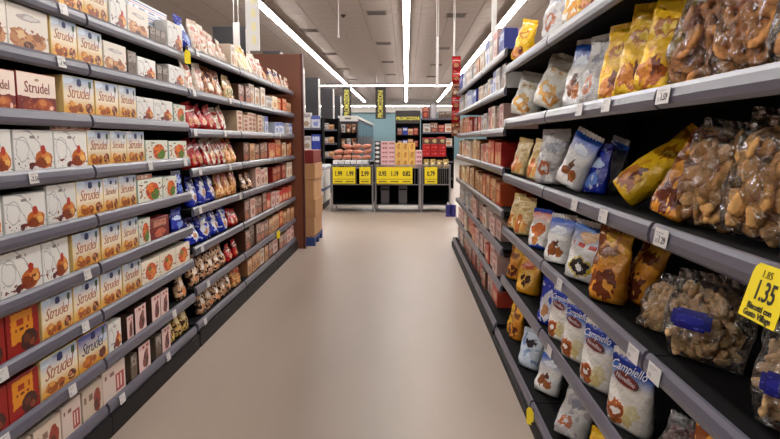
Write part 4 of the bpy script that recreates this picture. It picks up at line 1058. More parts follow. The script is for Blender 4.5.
   ('k', 'ring', 1.055, 0.2, 0.27, 0.13, 0.02, 20, 6, 0, 0.0)],
  [('b', 'cream', 4.253, 0.18, 0.22, 0.09, 0.0, 20, 8, 6, 0.0),
   ('b', 'cream', 3.724, 0.16, 0.21, 0.08, 0.0, 20, 8, 8, 0.0),
   ('b', 'greywhite', 3.398, 0.2, 0.27, 0.11, 0.0, 34, 8, 0, 0.0),
   ('b', 'whiteblue', 2.975, 0.17, 0.24, 0.09, 0.0, 30, 8, 22, 0.0),
   ('b', 'blue', 2.855, 0.16, 0.2, 0.06, 0.1, 20, 8, 0, 0.0),
   ('b', 'whiteblue', 2.926, 0.12, 0.22, 0.06, 0.17, 20, 8, 14, 0.0),
   ('b', 'yellow', 2.283, 0.15, 0.3, 0.11, 0.01, 6, 40, 30, 0.0),
   ('b', 'goldbrown', 1.844, 0.13, 0.24, 0.08, 0.0, 20, 20, 14, 0.0),
   ('k', 'shell', 1.707, 0.2, 0.26, 0.13, 0.02, 22, 8, 8, 0.0),
   ('k', 'shell', 1.444, 0.23, 0.27, 0.14, 0.02, 26, 8, 8, 0.0),
   ('k', 'shell', 1.189, 0.22, 0.27, 0.14, 0.02, 20, 6, 0, 0.0)],
  [('b', 'cream', 4.35, 0.16, 0.22, 0.09, 0.0, 20, 8, 0, 0.0),
   ('b', 'cream', 4.054, 0.17, 0.22, 0.09, 0.0, 28, 8, 0, 0.0),
   ('b', 'whiteorange', 3.559, 0.17, 0.2, 0.08, 0.0, 28, 8, 0, 0.0),
   ('b', 'whiteblue', 3.123, 0.18, 0.22, 0.09, 0.0, 30, 8, 0, 0.0),
   ('b', 'donut', 2.72, 0.19, 0.23, 0.1, 0.0, 32, 8, 6, 0.0),
   ('b', 'goldbrown', 2.369, 0.17, 0.26, 0.1, 0.0, 28, 8, 0, 0.0),
   ('b', 'goldbrown', 2.35, 0.13, 0.24, 0.08, 0.1, 25, 8, 20, 0.0),
   ('k', 'chunk', 1.993, 0.15, 0.17, 0.11, 0.02, 20, 30, 0, 0.0),
   ('k', 'chunk/l', 1.705, 0.24, 0.22, 0.16, 0.02, 30, 10, 0, 0.0),
   ('k', 'chunk/l', 1.264, 0.22, 0.2, 0.16, 0.02, 30, 8, 0, 0.0),
   ('k', 'chunk/l', 1.014, 0.22, 0.2, 0.16, 0.02, 20, 6, 0, 0.0)],
  [('b', 'goldbrown', 4.35, 0.17, 0.22, 0.09, 0.0, 20, 8, 0, 0.0),
   ('b', 'cookiegold', 3.922, 0.2, 0.22, 0.11, 0.0, 28, 8, 0, 0.0),
   ('b', 'bluewhite', 3.254, 0.17, 0.22, 0.08, 0.0, 26, 6, 0, 0.0),
   ('b', 'ringbag', 3.012, 0.18, 0.23, 0.08, 0.0, 20, 4, 0, 0.0),
   ('b', 'ringbag', 2.733, 0.19, 0.23, 0.08, 0.0, 20, 4, 0, 0.0),
   ('b', 'ringbag', 2.417, 0.2, 0.23, 0.08, 0.0, 20, 3, 0, 0.0),
   ('b', 'ringbag', 2.059, 0.21, 0.235, 0.085, 0.0, 20, 2, 0, 0.0),
   ('k', 'dark', 1.729, 0.18, 0.15, 0.12, 0.02, 20, 8, 0, 0.0),
   ('b', 'goldbrown', 1.509, 0.2, 0.22, 0.09, 0.02, 20, 6, 0, 0.0),
   ('b', 'goldbrown', 1.269, 0.2, 0.22, 0.09, 0.02, 20, 6, 0, 0.0)],
  [('b', 'yellow', 4.35, 0.13, 0.2, 0.07, 0.0, 8, 8, 0, 0.0),
   ('b', 'goldbrown', 4.224, 0.16, 0.21, 0.08, 0.0, 14, 8, 0, 0.0),
   ('b', 'iceblue', 3.669, 0.19, 0.2, 0.1, -0.02, 28, 8, 0, 0.0),
   ('b', 'whiteblue', 3.274, 0.18, 0.2, 0.08, 0.0, 30, 16, 0, 0.0),
   ('b', 'greywhite', 2.746, 0.18, 0.2, 0.1, -0.02, 34, 24, 0, 0.0),
   ('b', 'yellow', 2.33, 0.18, 0.2, 0.09, 0.0, 28, 8, 0, 0.0),
   ('b', 'goldbrown', 2.055, 0.18, 0.2, 0.09, 0.0, 28, 8, 0, 0.0),
   ('b', 'yellow', 1.845, 0.18, 0.2, 0.09, 0.02, 20, 6, 0, 0.0),
   ('b', 'yellow', 1.625, 0.18, 0.2, 0.09, 0.02, 20, 6, 0, 0.0)],
 ],
 'RF': [
  [('c', 'bluebox', 4.841, 0.202, 0.18, 0.1, 0.007, 0.0, 0, 0, 0.0),
   ('c', 'bluebox', 5.049, 0.202, 0.18, 0.1, 0.027, 0.0, 0, 0, 0.0),
   ('c', 'pinkwhite', 5.261, 0.21, 0.25, 0.26, 0.014, 0.0, 0, 0, 0.0),
   ('c', 'greywhite', 5.477, 0.21, 0.22, 0.26, 0.01, 0.0, 0, 0, 0.0),
   ('c', 'whiteblue', 5.694, 0.21, 0.22, 0.26, 0.009, 0.0, 0, 0, 0.0),
   ('c', 'greywhite', 5.91, 0.21, 0.26, 0.26, 0.024, 0.0, 0, 0, 0.0),
   ('c', 'whitetan', 6.176, 0.31, 0.21, 0.26, 0.017, 0.0, 0, 0, 0.0),
   ('c', 'tan', 6.491, 0.31, 0.17, 0.26, 0.01, 0.0, 0, 0, 0.0),
   ('c', 'greywhite', 6.807, 0.31, 0.17, 0.26, 0.018, 0.0, 0, 0, 0.0),
   ('c', 'greywhite', 7.123, 0.31, 0.17, 0.26, 0.001, 0.0, 0, 0, 0.0),
   ('c', 'whitetan', 7.438, 0.31, 0.19, 0.26, 0.006, 0.0, 0, 0, 0.0),
   ('c', 'bluebox', 7.696, 0.195, 0.19, 0.26, 0.01, 0.0, 0, 0, 0.0),
   ('c', 'greywhite', 7.897, 0.195, 0.19, 0.26, 0.011, 0.0, 0, 0, 0.0),
   ('c', 'whiteblue', 8.098, 0.195, 0.2, 0.26, 0.012, 0.0, 0, 0, 0.0),
   ('c', 'bluebox', 8.299, 0.195, 0.21, 0.26, 0.003, 0.0, 0, 0, 0.0),
   ('c', 'bluebox', 8.5, 0.195, 0.19, 0.26, 0.005, 0.0, 0, 0, 0.0)],
  [('c', 'greywhite', 4.848, 0.196, 0.2, 0.12, 0.025, 0.0, 0, 0, 0.0),
   ('c', 'greywhite', 5.05, 0.196, 0.19, 0.12, 0.011, 0.0, 0, 0, 0.0),
   ('c', 'whiteblue', 5.251, 0.196, 0.19, 0.12, 0.014, 0.0, 0, 0, 0.0),
   ('c', 'whiteblue', 5.466, 0.221, 0.15, 0.26, 0.023, 0.0, 0, 0, 0.0),
   ('c', 'whitetan', 5.692, 0.221, 0.17, 0.26, 0.028, 0.0, 0, 0, 0.0),
   ('c', 'greywhite', 5.919, 0.221, 0.15, 0.26, 0.025, 0.0, 0, 0, 0.0),
   ('c', 'whitetan', 6.145, 0.221, 0.15, 0.26, 0.02, 0.0, 0, 0, 0.0),
   ('c', 'whitetan', 6.372, 0.221, 0.16, 0.26, 0.024, 0.0, 0, 0, 0.0),
   ('c', 'bluebox', 6.623, 0.27, 0.15, 0.26, 0.001, 0.0, 0, 0, 0.0),
   ('c', 'bluebox', 6.899, 0.27, 0.16, 0.26, 0.019, 0.0, 0, 0, 0.0),
   ('c', 'whiteblue', 7.175, 0.27, 0.18, 0.26, 0.012, 0.0, 0, 0, 0.0),
   ('c', 'whiteblue', 7.42, 0.208, 0.2, 0.26, 0.009, 0.0, 0, 0, 0.0),
   ('c', 'greywhite', 7.635, 0.208, 0.18, 0.26, 0.006, 0.0, 0, 0, 0.0),
   ('c', 'greywhite', 7.849, 0.208, 0.19, 0.26, 0.028, 0.0, 0, 0, 0.0),
   ('c', 'greywhite', 8.064, 0.208, 0.17, 0.26, 0.003, 0.0, 0, 0, 0.0),
   ('c', 'whiteblue', 8.278, 0.208, 0.17, 0.26, 0.015, 0.0, 0, 0, 0.0),
   ('c', 'greywhite', 8.493, 0.208, 0.18, 0.26, 0.01, 0.0, 0, 0, 0.0)],
  [('c', 'pinkwhite', 4.848, 0.179, 0.19, 0.26, 0.014, 0.0, 0, 0, 0.0),
   ('c', 'brownpink', 5.033, 0.179, 0.18, 0.26, 0.018, 0.0, 0, 0, 0.0),
   ('c', 'whitetan', 5.218, 0.179, 0.19, 0.26, 0.003, 0.0, 0, 0, 0.0),
   ('c', 'redpink', 5.411, 0.194, 0.2, 0.26, 0.018, 0.0, 0, 0, 0.0),
   ('c', 'pinkwhite', 5.612, 0.194, 0.2, 0.26, 0.026, 0.0, 0, 0, 0.0),
   ('c', 'greywhite', 5.829, 0.227, 0.16, 0.26, 0.013, 0.0, 0, 0, 0.0),
   ('c', 'greywhite', 6.062, 0.227, 0.15, 0.26, 0.018, 0.0, 0, 0, 0.0),
   ('c', 'redpink', 6.288, 0.212, 0.15, 0.26, 0.014, 0.0, 0, 0, 0.0),
   ('c', 'brownpink', 6.506, 0.212, 0.15, 0.26, 0.006, 0.0, 0, 0, 0.0),
   ('c', 'darkred', 6.724, 0.212, 0.15, 0.26, 0.021, 0.0, 0, 0, 0.0),
   ('c', 'darkred', 6.942, 0.212, 0.14, 0.26, 0.002, 0.0, 0, 0, 0.0),
   ('c', 'redpink', 7.16, 0.212, 0.14, 0.26, 0.01, 0.0, 0, 0, 0.0),
   ('c', 'orange', 7.38, 0.216, 0.18, 0.26, 0.01, 0.0, 0, 0, 0.0),
   ('c', 'orange', 7.602, 0.216, 0.19, 0.26, 0.026, 0.0, 0, 0, 0.0),
   ('c', 'tan', 7.824, 0.216, 0.2, 0.26, 0.028, 0.0, 0, 0, 0.0),
   ('c', 'orange', 8.046, 0.216, 0.18, 0.26, 0.027, 0.0, 0, 0, 0.0),
   ('c', 'tan', 8.267, 0.216, 0.2, 0.26, 0.023, 0.0, 0, 0, 0.0),
   ('c', 'tan', 8.489, 0.216, 0.18, 0.26, 0.028, 0.0, 0, 0, 0.0)],
  [('c', 'redtan', 4.853, 0.168, 0.18, 0.26, 0.006, 0.0, 0, 0, 0.0),
   ('c', 'redtan', 5.027, 0.168, 0.18, 0.26, 0.009, 0.0, 0, 0, 0.0),
   ('c', 'redtan', 5.202, 0.168, 0.19, 0.26, 0.001, 0.0, 0, 0, 0.0),
   ('c', 'orange', 5.376, 0.168, 0.2, 0.26, 0.001, 0.0, 0, 0, 0.0),
   ('c', 'pinkwhite', 5.558, 0.184, 0.17, 0.26, 0.004, 0.0, 0, 0, 0.0),
   ('c', 'redpink', 5.748, 0.184, 0.17, 0.26, 0.013, 0.0, 0, 0, 0.0),
   ('c', 'redpink', 5.938, 0.184, 0.16, 0.26, 0.024, 0.0, 0, 0, 0.0),
   ('c', 'pinkwhite', 6.127, 0.184, 0.16, 0.26, 0.028, 0.0, 0, 0, 0.0),
   ('c', 'tan', 6.354, 0.258, 0.19, 0.26, 0.014, 0.0, 0, 0, 0.0),
   ('c', 'cream', 6.619, 0.258, 0.21, 0.26, 0.009, 0.0, 0, 0, 0.0),
   ('c', 'tan', 6.883, 0.258, 0.19, 0.26, 0.024, 0.0, 0, 0, 0.0),
   ('c', 'whitetan', 7.147, 0.258, 0.18, 0.26, 0.0, 0.0, 0, 0, 0.0),
   ('c', 'whitetan', 7.411, 0.258, 0.19, 0.26, 0.005, 0.0, 0, 0, 0.0),
   ('c', 'redtan', 7.675, 0.258, 0.17, 0.26, 0.011, 0.0, 0, 0, 0.0),
   ('c', 'whitetan', 7.94, 0.258, 0.21, 0.26, 0.015, 0.0, 0, 0, 0.0),
   ('c', 'cream', 8.204, 0.258, 0.18, 0.26, 0.025, 0.0, 0, 0, 0.0),
   ('c', 'tan', 8.468, 0.258, 0.19, 0.26, 0.014, 0.0, 0, 0, 0.0)],
  [('c', 'orange', 4.938, 0.219, 0.17, 0.26, 0.015, 0.0, 0, 0, 0.0),
   ('c', 'tan', 5.163, 0.219, 0.19, 0.26, 0.013, 0.0, 0, 0, 0.0),
   ('c', 'orange', 5.388, 0.219, 0.18, 0.26, 0.027, 0.0, 0, 0, 0.0),
   ('c', 'tan', 5.614, 0.219, 0.19, 0.26, 0.022, 0.0, 0, 0, 0.0),
   ('c', 'redtan', 5.839, 0.219, 0.19, 0.26, 0.017, 0.0, 0, 0, 0.0),
   ('c', 'tan', 6.064, 0.219, 0.17, 0.26, 0.015, 0.0, 0, 0, 0.0),
   ('c', 'tan', 6.301, 0.243, 0.17, 0.26, 0.014, 0.0, 0, 0, 0.0),
   ('c', 'tan', 6.55, 0.243, 0.19, 0.26, 0.026, 0.0, 0, 0, 0.0),
   ('c', 'tan', 6.798, 0.243, 0.21, 0.26, 0.011, 0.0, 0, 0, 0.0),
   ('c', 'whitetan', 7.047, 0.243, 0.19, 0.26, 0.021, 0.0, 0, 0, 0.0),
   ('c', 'tan', 7.296, 0.243, 0.21, 0.26, 0.012, 0.0, 0, 0, 0.0),
   ('c', 'cream', 7.538, 0.23, 0.17, 0.26, 0.024, 0.0, 0, 0, 0.0),
   ('c', 'cream', 7.774, 0.23, 0.17, 0.26, 0.005, 0.0, 0, 0, 0.0),
   ('c', 'cream', 8.01, 0.23, 0.17, 0.26, 0.012, 0.0, 0, 0, 0.0),
   ('c', 'cream', 8.246, 0.23, 0.18, 0.26, 0.028, 0.0, 0, 0, 0.0),
   ('c', 'tan', 8.482, 0.23, 0.17, 0.26, 0.015, 0.0, 0, 0, 0.0)],
  [('c', 'pinkwhite', 4.96, 0.236, 0.15, 0.26, 0.027, 0.0, 0, 0, 0.0),
   ('c', 'pinkwhite', 5.203, 0.236, 0.15, 0.26, 0.011, 0.0, 0, 0, 0.0),
   ('c', 'pinkwhite', 5.445, 0.236, 0.16, 0.26, 0.029, 0.0, 0, 0, 0.0),
   ('c', 'whitetan', 5.687, 0.236, 0.17, 0.26, 0.005, 0.0, 0, 0, 0.0),
   ('c', 'brownpink', 5.947, 0.27, 0.19, 0.26, 0.009, 0.0, 0, 0, 0.0),
   ('c', 'brownpink', 6.222, 0.27, 0.18, 0.26, 0.028, 0.0, 0, 0, 0.0),
   ('c', 'pinkwhite', 6.498, 0.27, 0.18, 0.26, 0.001, 0.0, 0, 0, 0.0),
   ('c', 'tan', 6.774, 0.27, 0.19, 0.26, 0.015, 0.0, 0, 0, 0.0),
   ('c', 'greywhite', 7.052, 0.275, 0.21, 0.26, 0.021, 0.0, 0, 0, 0.0),
   ('c', 'greywhite', 7.334, 0.275, 0.18, 0.26, 0.004, 0.0, 0, 0, 0.0),
   ('c', 'greywhite', 7.615, 0.275, 0.2, 0.26, 0.028, 0.0, 0, 0, 0.0),
   ('c', 'greywhite', 7.896, 0.275, 0.21, 0.26, 0.013, 0.0, 0, 0, 0.0),
   ('c', 'greywhite', 8.178, 0.275, 0.21, 0.26, 0.009, 0.0, 0, 0, 0.0),
   ('c', 'pinkwhite', 8.459, 0.275, 0.19, 0.26, 0.029, 0.0, 0, 0, 0.0)],
  [('c', 'pinkwhite', 4.978, 0.242, 0.15, 0.26, 0.005, 0.0, 0, 0, 0.0),
   ('c', 'pinkwhite', 5.226, 0.242, 0.18, 0.26, 0.019, 0.0, 0, 0, 0.0),
   ('c', 'redpink', 5.474, 0.242, 0.15, 0.26, 0.005, 0.0, 0, 0, 0.0),
   ('c', 'pinkwhite', 5.722, 0.242, 0.15, 0.26, 0.026, 0.0, 0, 0, 0.0),
   ('c', 'pinkwhite', 5.97, 0.242, 0.15, 0.26, 0.016, 0.0, 0, 0, 0.0),
   ('c', 'pinkwhite', 6.249, 0.304, 0.17, 0.26, 0.005, 0.0, 0, 0, 0.0),
   ('c', 'redtan', 6.56, 0.304, 0.16, 0.26, 0.004, 0.0, 0, 0, 0.0),
   ('c', 'redtan', 6.87, 0.304, 0.16, 0.26, 0.028, 0.0, 0, 0, 0.0),
   ('c', 'redtan', 7.18, 0.304, 0.16, 0.26, 0.029, 0.0, 0, 0, 0.0),
   ('c', 'whitetan', 7.461, 0.247, 0.16, 0.26, 0.003, 0.0, 0, 0, 0.0),
   ('c', 'pinkwhite', 7.714, 0.247, 0.18, 0.26, 0.022, 0.0, 0, 0, 0.0),
   ('c', 'pinkwhite', 7.967, 0.247, 0.17, 0.26, 0.013, 0.0, 0, 0, 0.0),
   ('c', 'pinkwhite', 8.22, 0.247, 0.17, 0.26, 0.009, 0.0, 0, 0, 0.0),
   ('c', 'pinkwhite', 8.473, 0.247, 0.16, 0.26, 0.012, 0.0, 0, 0, 0.0)],
  [('c', 'redpink', 5.076, 0.292, 0.18, 0.26, 0.025, 0.0, 0, 0, 0.0),
   ('c', 'pinkwhite', 5.374, 0.292, 0.16, 0.26, 0.025, 0.0, 0, 0, 0.0),
   ('c', 'brownpink', 5.673, 0.292, 0.16, 0.26, 0.004, 0.0, 0, 0, 0.0),
   ('c', 'redpink', 5.971, 0.292, 0.17, 0.26, 0.026, 0.0, 0, 0, 0.0),
   ('c', 'brownpink', 6.269, 0.292, 0.16, 0.26, 0.024, 0.0, 0, 0, 0.0),
   ('c', 'darkred', 6.593, 0.345, 0.18, 0.26, 0.016, 0.0, 0, 0, 0.0),
   ('c', 'brownpink', 6.945, 0.345, 0.17, 0.26, 0.01, 0.0, 0, 0, 0.0),
   ('c', 'brownpink', 7.296, 0.345, 0.16, 0.26, 0.015, 0.0, 0, 0, 0.0),
   ('c', 'brownpink', 7.648, 0.345, 0.16, 0.26, 0.021, 0.0, 0, 0, 0.0),
   ('c', 'greywhite', 7.92, 0.188, 0.18, 0.26, 0.01, 0.0, 0, 0, 0.0),
   ('c', 'pinkwhite', 8.114, 0.188, 0.18, 0.26, 0.008, 0.0, 0, 0, 0.0),
   ('c', 'greywhite', 8.309, 0.188, 0.16, 0.26, 0.022, 0.0, 0, 0, 0.0),
   ('c', 'greywhite', 8.503, 0.188, 0.17, 0.26, 0.008, 0.0, 0, 0, 0.0)],
 ],
}
TAGS = [('L', 2.724, 0, None), ('L', 2.683, 1, '1.99'), ('L', 2.426, 3, '2.56'), ('L', 3.56, 3, None), ('L', 4.132, 3, None), ('L', 2.792, 5, None), ('L', 2.747, 6, None), ('L', 2.154, 6, None), ('L', 2.607, 7, None), ('L', 2.137, 7, None), ('L', 3.827, 7, None), ('L', 3.068, 8, None), ('L', 3.699, 8, None), ('L', 4.457, 0, None), ('L', 4.362, 1, None), ('L', 5.254, 1, None), ('L', 4.353, 2, None), ('L', 5.079, 2, None), ('L', 7.309, 2, None), ('L', 4.428, 3, None), ('L', 5.194, 3, None), ('L', 4.398, 4, None), ('L', 5.48, 4, None), ('L', 4.41, 5, None), ('L', 4.516, 6, None), ('L', 4.418, 7, None), ('R', 1.707, 1, '1.59'), ('R', 2.183, 1, None), ('R', 2.517, 1, None), ('R', 1.672, 2, '1.29'), ('R', 2.166, 2, None), ('R', 2.54, 2, None), ('R', 1.67, 3, None), ('R', 1.83, 3, None), ('R', 2.739, 3, None), ('R', 2.885, 4, None), ('R', 4.4, 1, None)]

def front(sec, back):
    return (-(XL + 0.004 + back) + -0.021) if sec[0] == 'L' else (XR + 0.004 + 0.021 + back)
def place_goods():
    for sec in ('LN', 'LF', 'RN', 'RF'):
        rz0 = R(90) if sec[0] == 'L' else R(-90)
        for row, items in enumerate(GOODS[sec]):
            zt = LEVELS[sec][row] + 0.0185
            items = sorted(items, key=lambda q: -q[2])
            shelf = 'bottom shelf' if row == len(GOODS[sec]) - 1 else 'top shelf' if row == 0 else '%s shelf down' % ordn(row + 1)
            cnt = {}
            for i, it in enumerate(items):
                kind, a, y, wd, ht, dp, back, yaw, lean, roll, zoff = it
                lane = 'layer' if a == 'striped' else 'lying' if zoff > 0 else 'set-back' if back >= .1 else 'front'
                cnt[lane] = cnt.get(lane, 0) + 1
                x = front(sec, back)
                seed = (row * 13 + i * 7 + len(sec)) % 5
                if lane == 'layer': where = ', %s layer up, %s, %s' % (ordn(1 + round(zoff / .061)), shelf, SIDE[sec])
                elif lane == 'lying': where = ' lying on other cartons, %s, %s' % (shelf, SIDE[sec])
                else: where = ', %s%s from far end, %s, %s' % (ordn(cnt[lane]), ' set-back' if lane == 'set-back' else '', shelf, SIDE[sec])
                if kind == 'c':
                    o = carton('biscuit_carton', a, wd, dp, ht, (x, y, zt + zoff), rz0 + R(yaw))
                    tag(o, DESC[a] + where, 'box', 'cartons on the %s' % SIDE[sec])
                elif kind in 'bp':
                    xx = x + (dp / 2 + .012) * (1 if sec[0] == 'R' else -1)
                    o = bag('biscuit_bag', a, wd, ht, dp, (xx, y, zt + zoff), rz0 + R(yaw), lean, roll, 'gusset' if kind == 'b' else 'pillow', seed)
                    tag(o, BDESC[a] + where, 'bag', 'bags on the %s' % SIDE[sec])
                else:
                    xx = x + (dp / 2 + .015) * (1 if sec[0] == 'R' else -1)
                    bis, lab = a.split('/') if '/' in a else (a, '')
                    o = clear_bag('clear_biscuit_bag', bis, wd, ht, dp, (xx, y, zt + zoff), rz0 + R(yaw), lean, roll, seed=row * 31 + i, label=bool(lab), n={'chunk': 110, 'shell': 52, 'dark': 26}.get(bis, 30))
                    d = 'bag of ' + {'ring': 'ring biscuits', 'shell': 'golden biscuits', 'chunk': 'pale biscuits', 'dark': 'dark biscuits'}[bis] + (', blue label' if lab else '')
                    tag(o, d + where, 'bag', 'clear biscuit bags on the near right rack')
place_goods()
for sd, y, row, txt in TAGS:
    nf = 'N' if y < (4.26 if sd == 'L' else 4.475) else 'F'
    lv = LEVELS[sd + nf]
    shelf_tag(sd, XL, y, lv[row], txt, dx=(0.033 if (sd == 'R' and row == len(lv) - 1) else 0))

# big yellow price card on the right rail
def price_card():
    M_side = mat('yellow_card', (238, 214, 30), 0.4)
    y = 1.140; z = RN[2]
    t = empty('price_card', (XR - 0.004, y, z + 0.02), R(-90))
    wd, ht = 0.118, 0.104
    pts = [(-wd / 2, -ht), (wd / 2, -ht), (wd / 2, -0.02), (wd / 2 - .004, -.008), (wd / 2 - .014, 0.0), (-wd / 2 + .014, 0.0), (-wd / 2 + .004, -.008), (-wd / 2, -0.02)]
    p = MB().prism(pts, 'y', -0.0012, 0).build('card', M_yel, t, (0, -0.006, 0.010), (R(-16), 0, 0))
    link('lettering', text_mesh('1.35', 0.052, M_ink, bold=0.0008, spacing=.95), p, (0.0, -0.0018, -0.050), (0, 0, 0), (.8, 1, 1))
    link('lettering', text_mesh('1.85', 0.020, mat('brown_ink', (110, 90, 20), .5)), p, (-0.010, -0.0018, -0.018))
    link('lettering', text_mesh('Biscotti con', 0.0165, M_ink, bold=0.0004), p, (0.0, -0.0018, -0.080))
    link('lettering', text_mesh('Gusto Village', 0.0165, M_ink, bold=0.0004), p, (0.0, -0.0018, -0.094))
    MB().box(-.03, .03, -.006, .012, -.004, .010).build('clip', M_rail, t)
    tag(t, 'large yellow price card reading 1.35 clipped to the right rail', 'price card')
price_card()
def shelf_flag(x, y, z, rz, label, h=.08, wd=.05):
    t = empty('shelf_flag', (x, y, z), rz)
    MB().prism([(-wd / 2, -h), (wd / 2, -h), (wd / 2, -.01), (wd / 2 - .012, .008), (-wd / 2 + .012, .008), (-wd / 2, -.01)], 'y', -0.001, 0.0005).build('card', M_yel, t)
    MB().box(-.012, .012, 0.0005, .012, -.012, .004).build('clip', M_rail, t)
    tag(t, label, 'price card', 'yellow shelf flags')
shelf_flag(-XL + .016, 4.21, LN[0] + .03, R(60), 'small yellow flag clipped at far end of near left top rail')
shelf_flag(-XL + .016, 7.02, LF[6] + .03, R(60), 'small yellow flag low on the far left rack rail')
shelf_flag(XR - .05, 3.05, RN[5] + .03, R(-60), 'small yellow flag on the bottom rail of near right rack')

# ------------------------------------------------------------------ end of the left rack
M_brown = mat('brown_laminate', (112, 62, 40), 0.45, noise_amt=0.08, noise_scale=3)
M_brownd = mat('brown_edge', (78, 30, 24), 0.4)
t = empty('end_panel', (-1.70, 8.36, 0))
MB().box(-0.36, 0.345, -0.02, 0.02, 0, 2.52).build('board', M_brown, t)
MB().box(0.345, 0.375, -0.025, 0.025, 0, 2.525).build('edge_strip', M_brownd, t)
tag(t, 'tall brown laminate end panel closing the far left rack', 'panel')

# pallet with stacked cartons behind the panel
M_card = mat('cardboard', (176, 132, 90), 0.7, noise_amt=0.08, noise_scale=6, vary=0.1)
M_tape = mat('packing_tape', (206, 170, 120), 0.35)
M_blue = mat('pallet_blue', (36, 62, 120), 0.5)
M_redc = mat('red_cardboard', (120, 30, 28), 0.6)
t = empty('pallet', (-1.61, 8.95, 0))
for k in range(3):
    MB().box(-.38, .38, -.40 + k * .36, -.32 + k * .36, 0, .09).build('runner', M_blue, t)
for k in range(5):
    MB().box(-.38 + k * .165, -.28 + k * .165, -.42, .42, .09, .115).build('slat', M_blue, t)
tag(t, 'dark blue pallet on the floor behind the brown end panel', 'pallet')
zz = .116
cart_specs = [(.27, M_card), (.25, M_card), (.26, M_card), (.22, M_card), (.18, M_redc)]
for k, (hh, mm) in enumerate(cart_specs):
    for s_ in (0, 1):
        x = -1.61 + (-.19 if s_ == 0 else .19)
        cb = link('stacked_carton', MB().box(-.186, .186, -.38, .38, 0, hh - .002).mesh('stacked_carton', mm, bevel=.006), None, (x + (.012 if k % 2 else -.006), 8.97, zz))
        MB().box(-.03, .03, -.3805, .3805, hh * .55, hh - .0015).build('tape', M_tape, cb)
        tag(cb, '%s carton, %s from the pallet up, %s column behind the end panel' % ('red' if mm is M_redc else 'brown cardboard', ordn(k + 1), 'hidden' if s_ == 0 else 'aisle-side'), 'box', 'cartons stacked on the pallet')
    zz += hh

# ------------------------------------------------------------------ hanging signs
M_sign = mat('white_sign', (222, 218, 214), 0.45)
M_signy = mat('pale_yellow_print', (232, 220, 170), 0.5)
M_steel = mat('steel_tube', (150, 148, 148), 0.35, metal=0.7)
def hanging_sign(x, y, z0, z1, wd, label, prints=True):
    t = empty('hanging_sign', (x, y, z0))
    MB().box(-wd / 2, wd / 2, -.015, .015, 0, z1 - z0).build('panel', M_sign, t)
    if z1 < ZC - .05:
        for s_ in (-1, 1):
            MB().bar((s_ * wd * .35, 0, z1 - z0), (s_ * wd * .35, 0, ZC - z0), .006, 5).build('cable', M_sign, t)
    if prints:
        n = int((z1 - z0) / .16)
        for k in range(n):
            MB().box(-wd * .05, wd * .25, -.0165, -.015, .08 + k * .16, .18 + k * .16).build('print', M_signy, t)
    tag(t, label, 'sign', 'hanging signs')
hanging_sign(-1.90, 8.1, 2.53, 4.04, .165, 'white vertical hanging sign above the far left rack, left of the lamp')
hanging_sign(-2.70, 10.4, 2.60, 3.28, .10, 'narrow white hanging sign between dark columns at upper left', False)
hanging_sign(0.56, 11.8, 2.36, 3.26, .045, 'slim white hanging sign right of the middle lamp', False)
hanging_sign(0.80, 11.0, 2.2, 3.40, .03, 'thin white hanging strip near the end of the right rack', False)
hanging_sign(1.02, 7.7, 2.35, 4.04, .055, 'white vertical hanging sign above the far right rack', False)
t = empty('hanging_cable', (-1.26, 12.2, 3.35)); MB().bar((0, 0, 0), (0, 0, .70), .012, 6).build('cord', M_sign, t); MB().box(-.02, .02, -.02, .02, -.03, 0).build('weight', M_sign, t)
tag(t, 'thin white cable hanging from the ceiling left of middle lamp', 'cable')

# dark banners with yellow lettering
M_ban = mat('banner_dark', (52, 46, 44), 0.6)
M_bant = mat('banner_yellow', (226, 216, 90), 0.5)
def banner(x, y, z0, z1, wd, label):
    t = empty('promotion_banner', (x, y, z0))
    MB().box(-wd / 2, wd / 2, -.01, .01, 0, z1 - z0).build('panel', M_ban, t)
    link('lettering', text_mesh('PROMOZIONI', (z1 - z0) / 6.6, M_bant, bold=.004), t, (0, -.0115, (z1 - z0) * .47), (0, R(-90), 0), (.9, 1, 1.5))
    for s_ in (-1, 1): MB().bar((s_ * wd * .4, 0, z1 - z0), (s_ * wd * .4, 0, ZC - z0), .006, 5).build('cable', M_steel, t)
    tag(t, label, 'banner', 'promotion banners')
banner(-2.28, 25, 2.30, 3.47, .32, 'dark vertical banner with yellow lettering, the left of the two')
banner(-.98, 25, 2.24, 3.45, .40, 'dark vertical banner with yellow lettering, the right of the two')

# ------------------------------------------------------------------ dark columns along the left back
M_col = mat('column_dark', (48, 46, 50), 0.6, noise_amt=0.05)
for k, yy in enumerate([11.2, 14.2, 17.2, 20.2, 24.2, 28.2]):
    x0 = [-3.28, -3.1, -3.1, -3.12, -3.17, -3.1][k]; x1 = -2.72 if k != 5 else -2.85
    t = empty('dark_column', ((x0 + x1) / 2, yy, 0)); hw = (x1 - x0) / 2
    MB().box(-hw, hw, -.12, .12, 0, 3.34).build('shaft', M_col, t)
    MB().box(hw, hw + .04, -.13, .0, 0.3, 3.3).build('edge_strip', M_sign, t)
    MB().box(-hw - .02, hw, -.14, .14, 0, .12).build('foot', M_plinth, t)
    tag(t, 'tall dark grey column with pale edge strip, %s from the camera' % ordn(k + 1), 'column', 'dark columns at the back left')

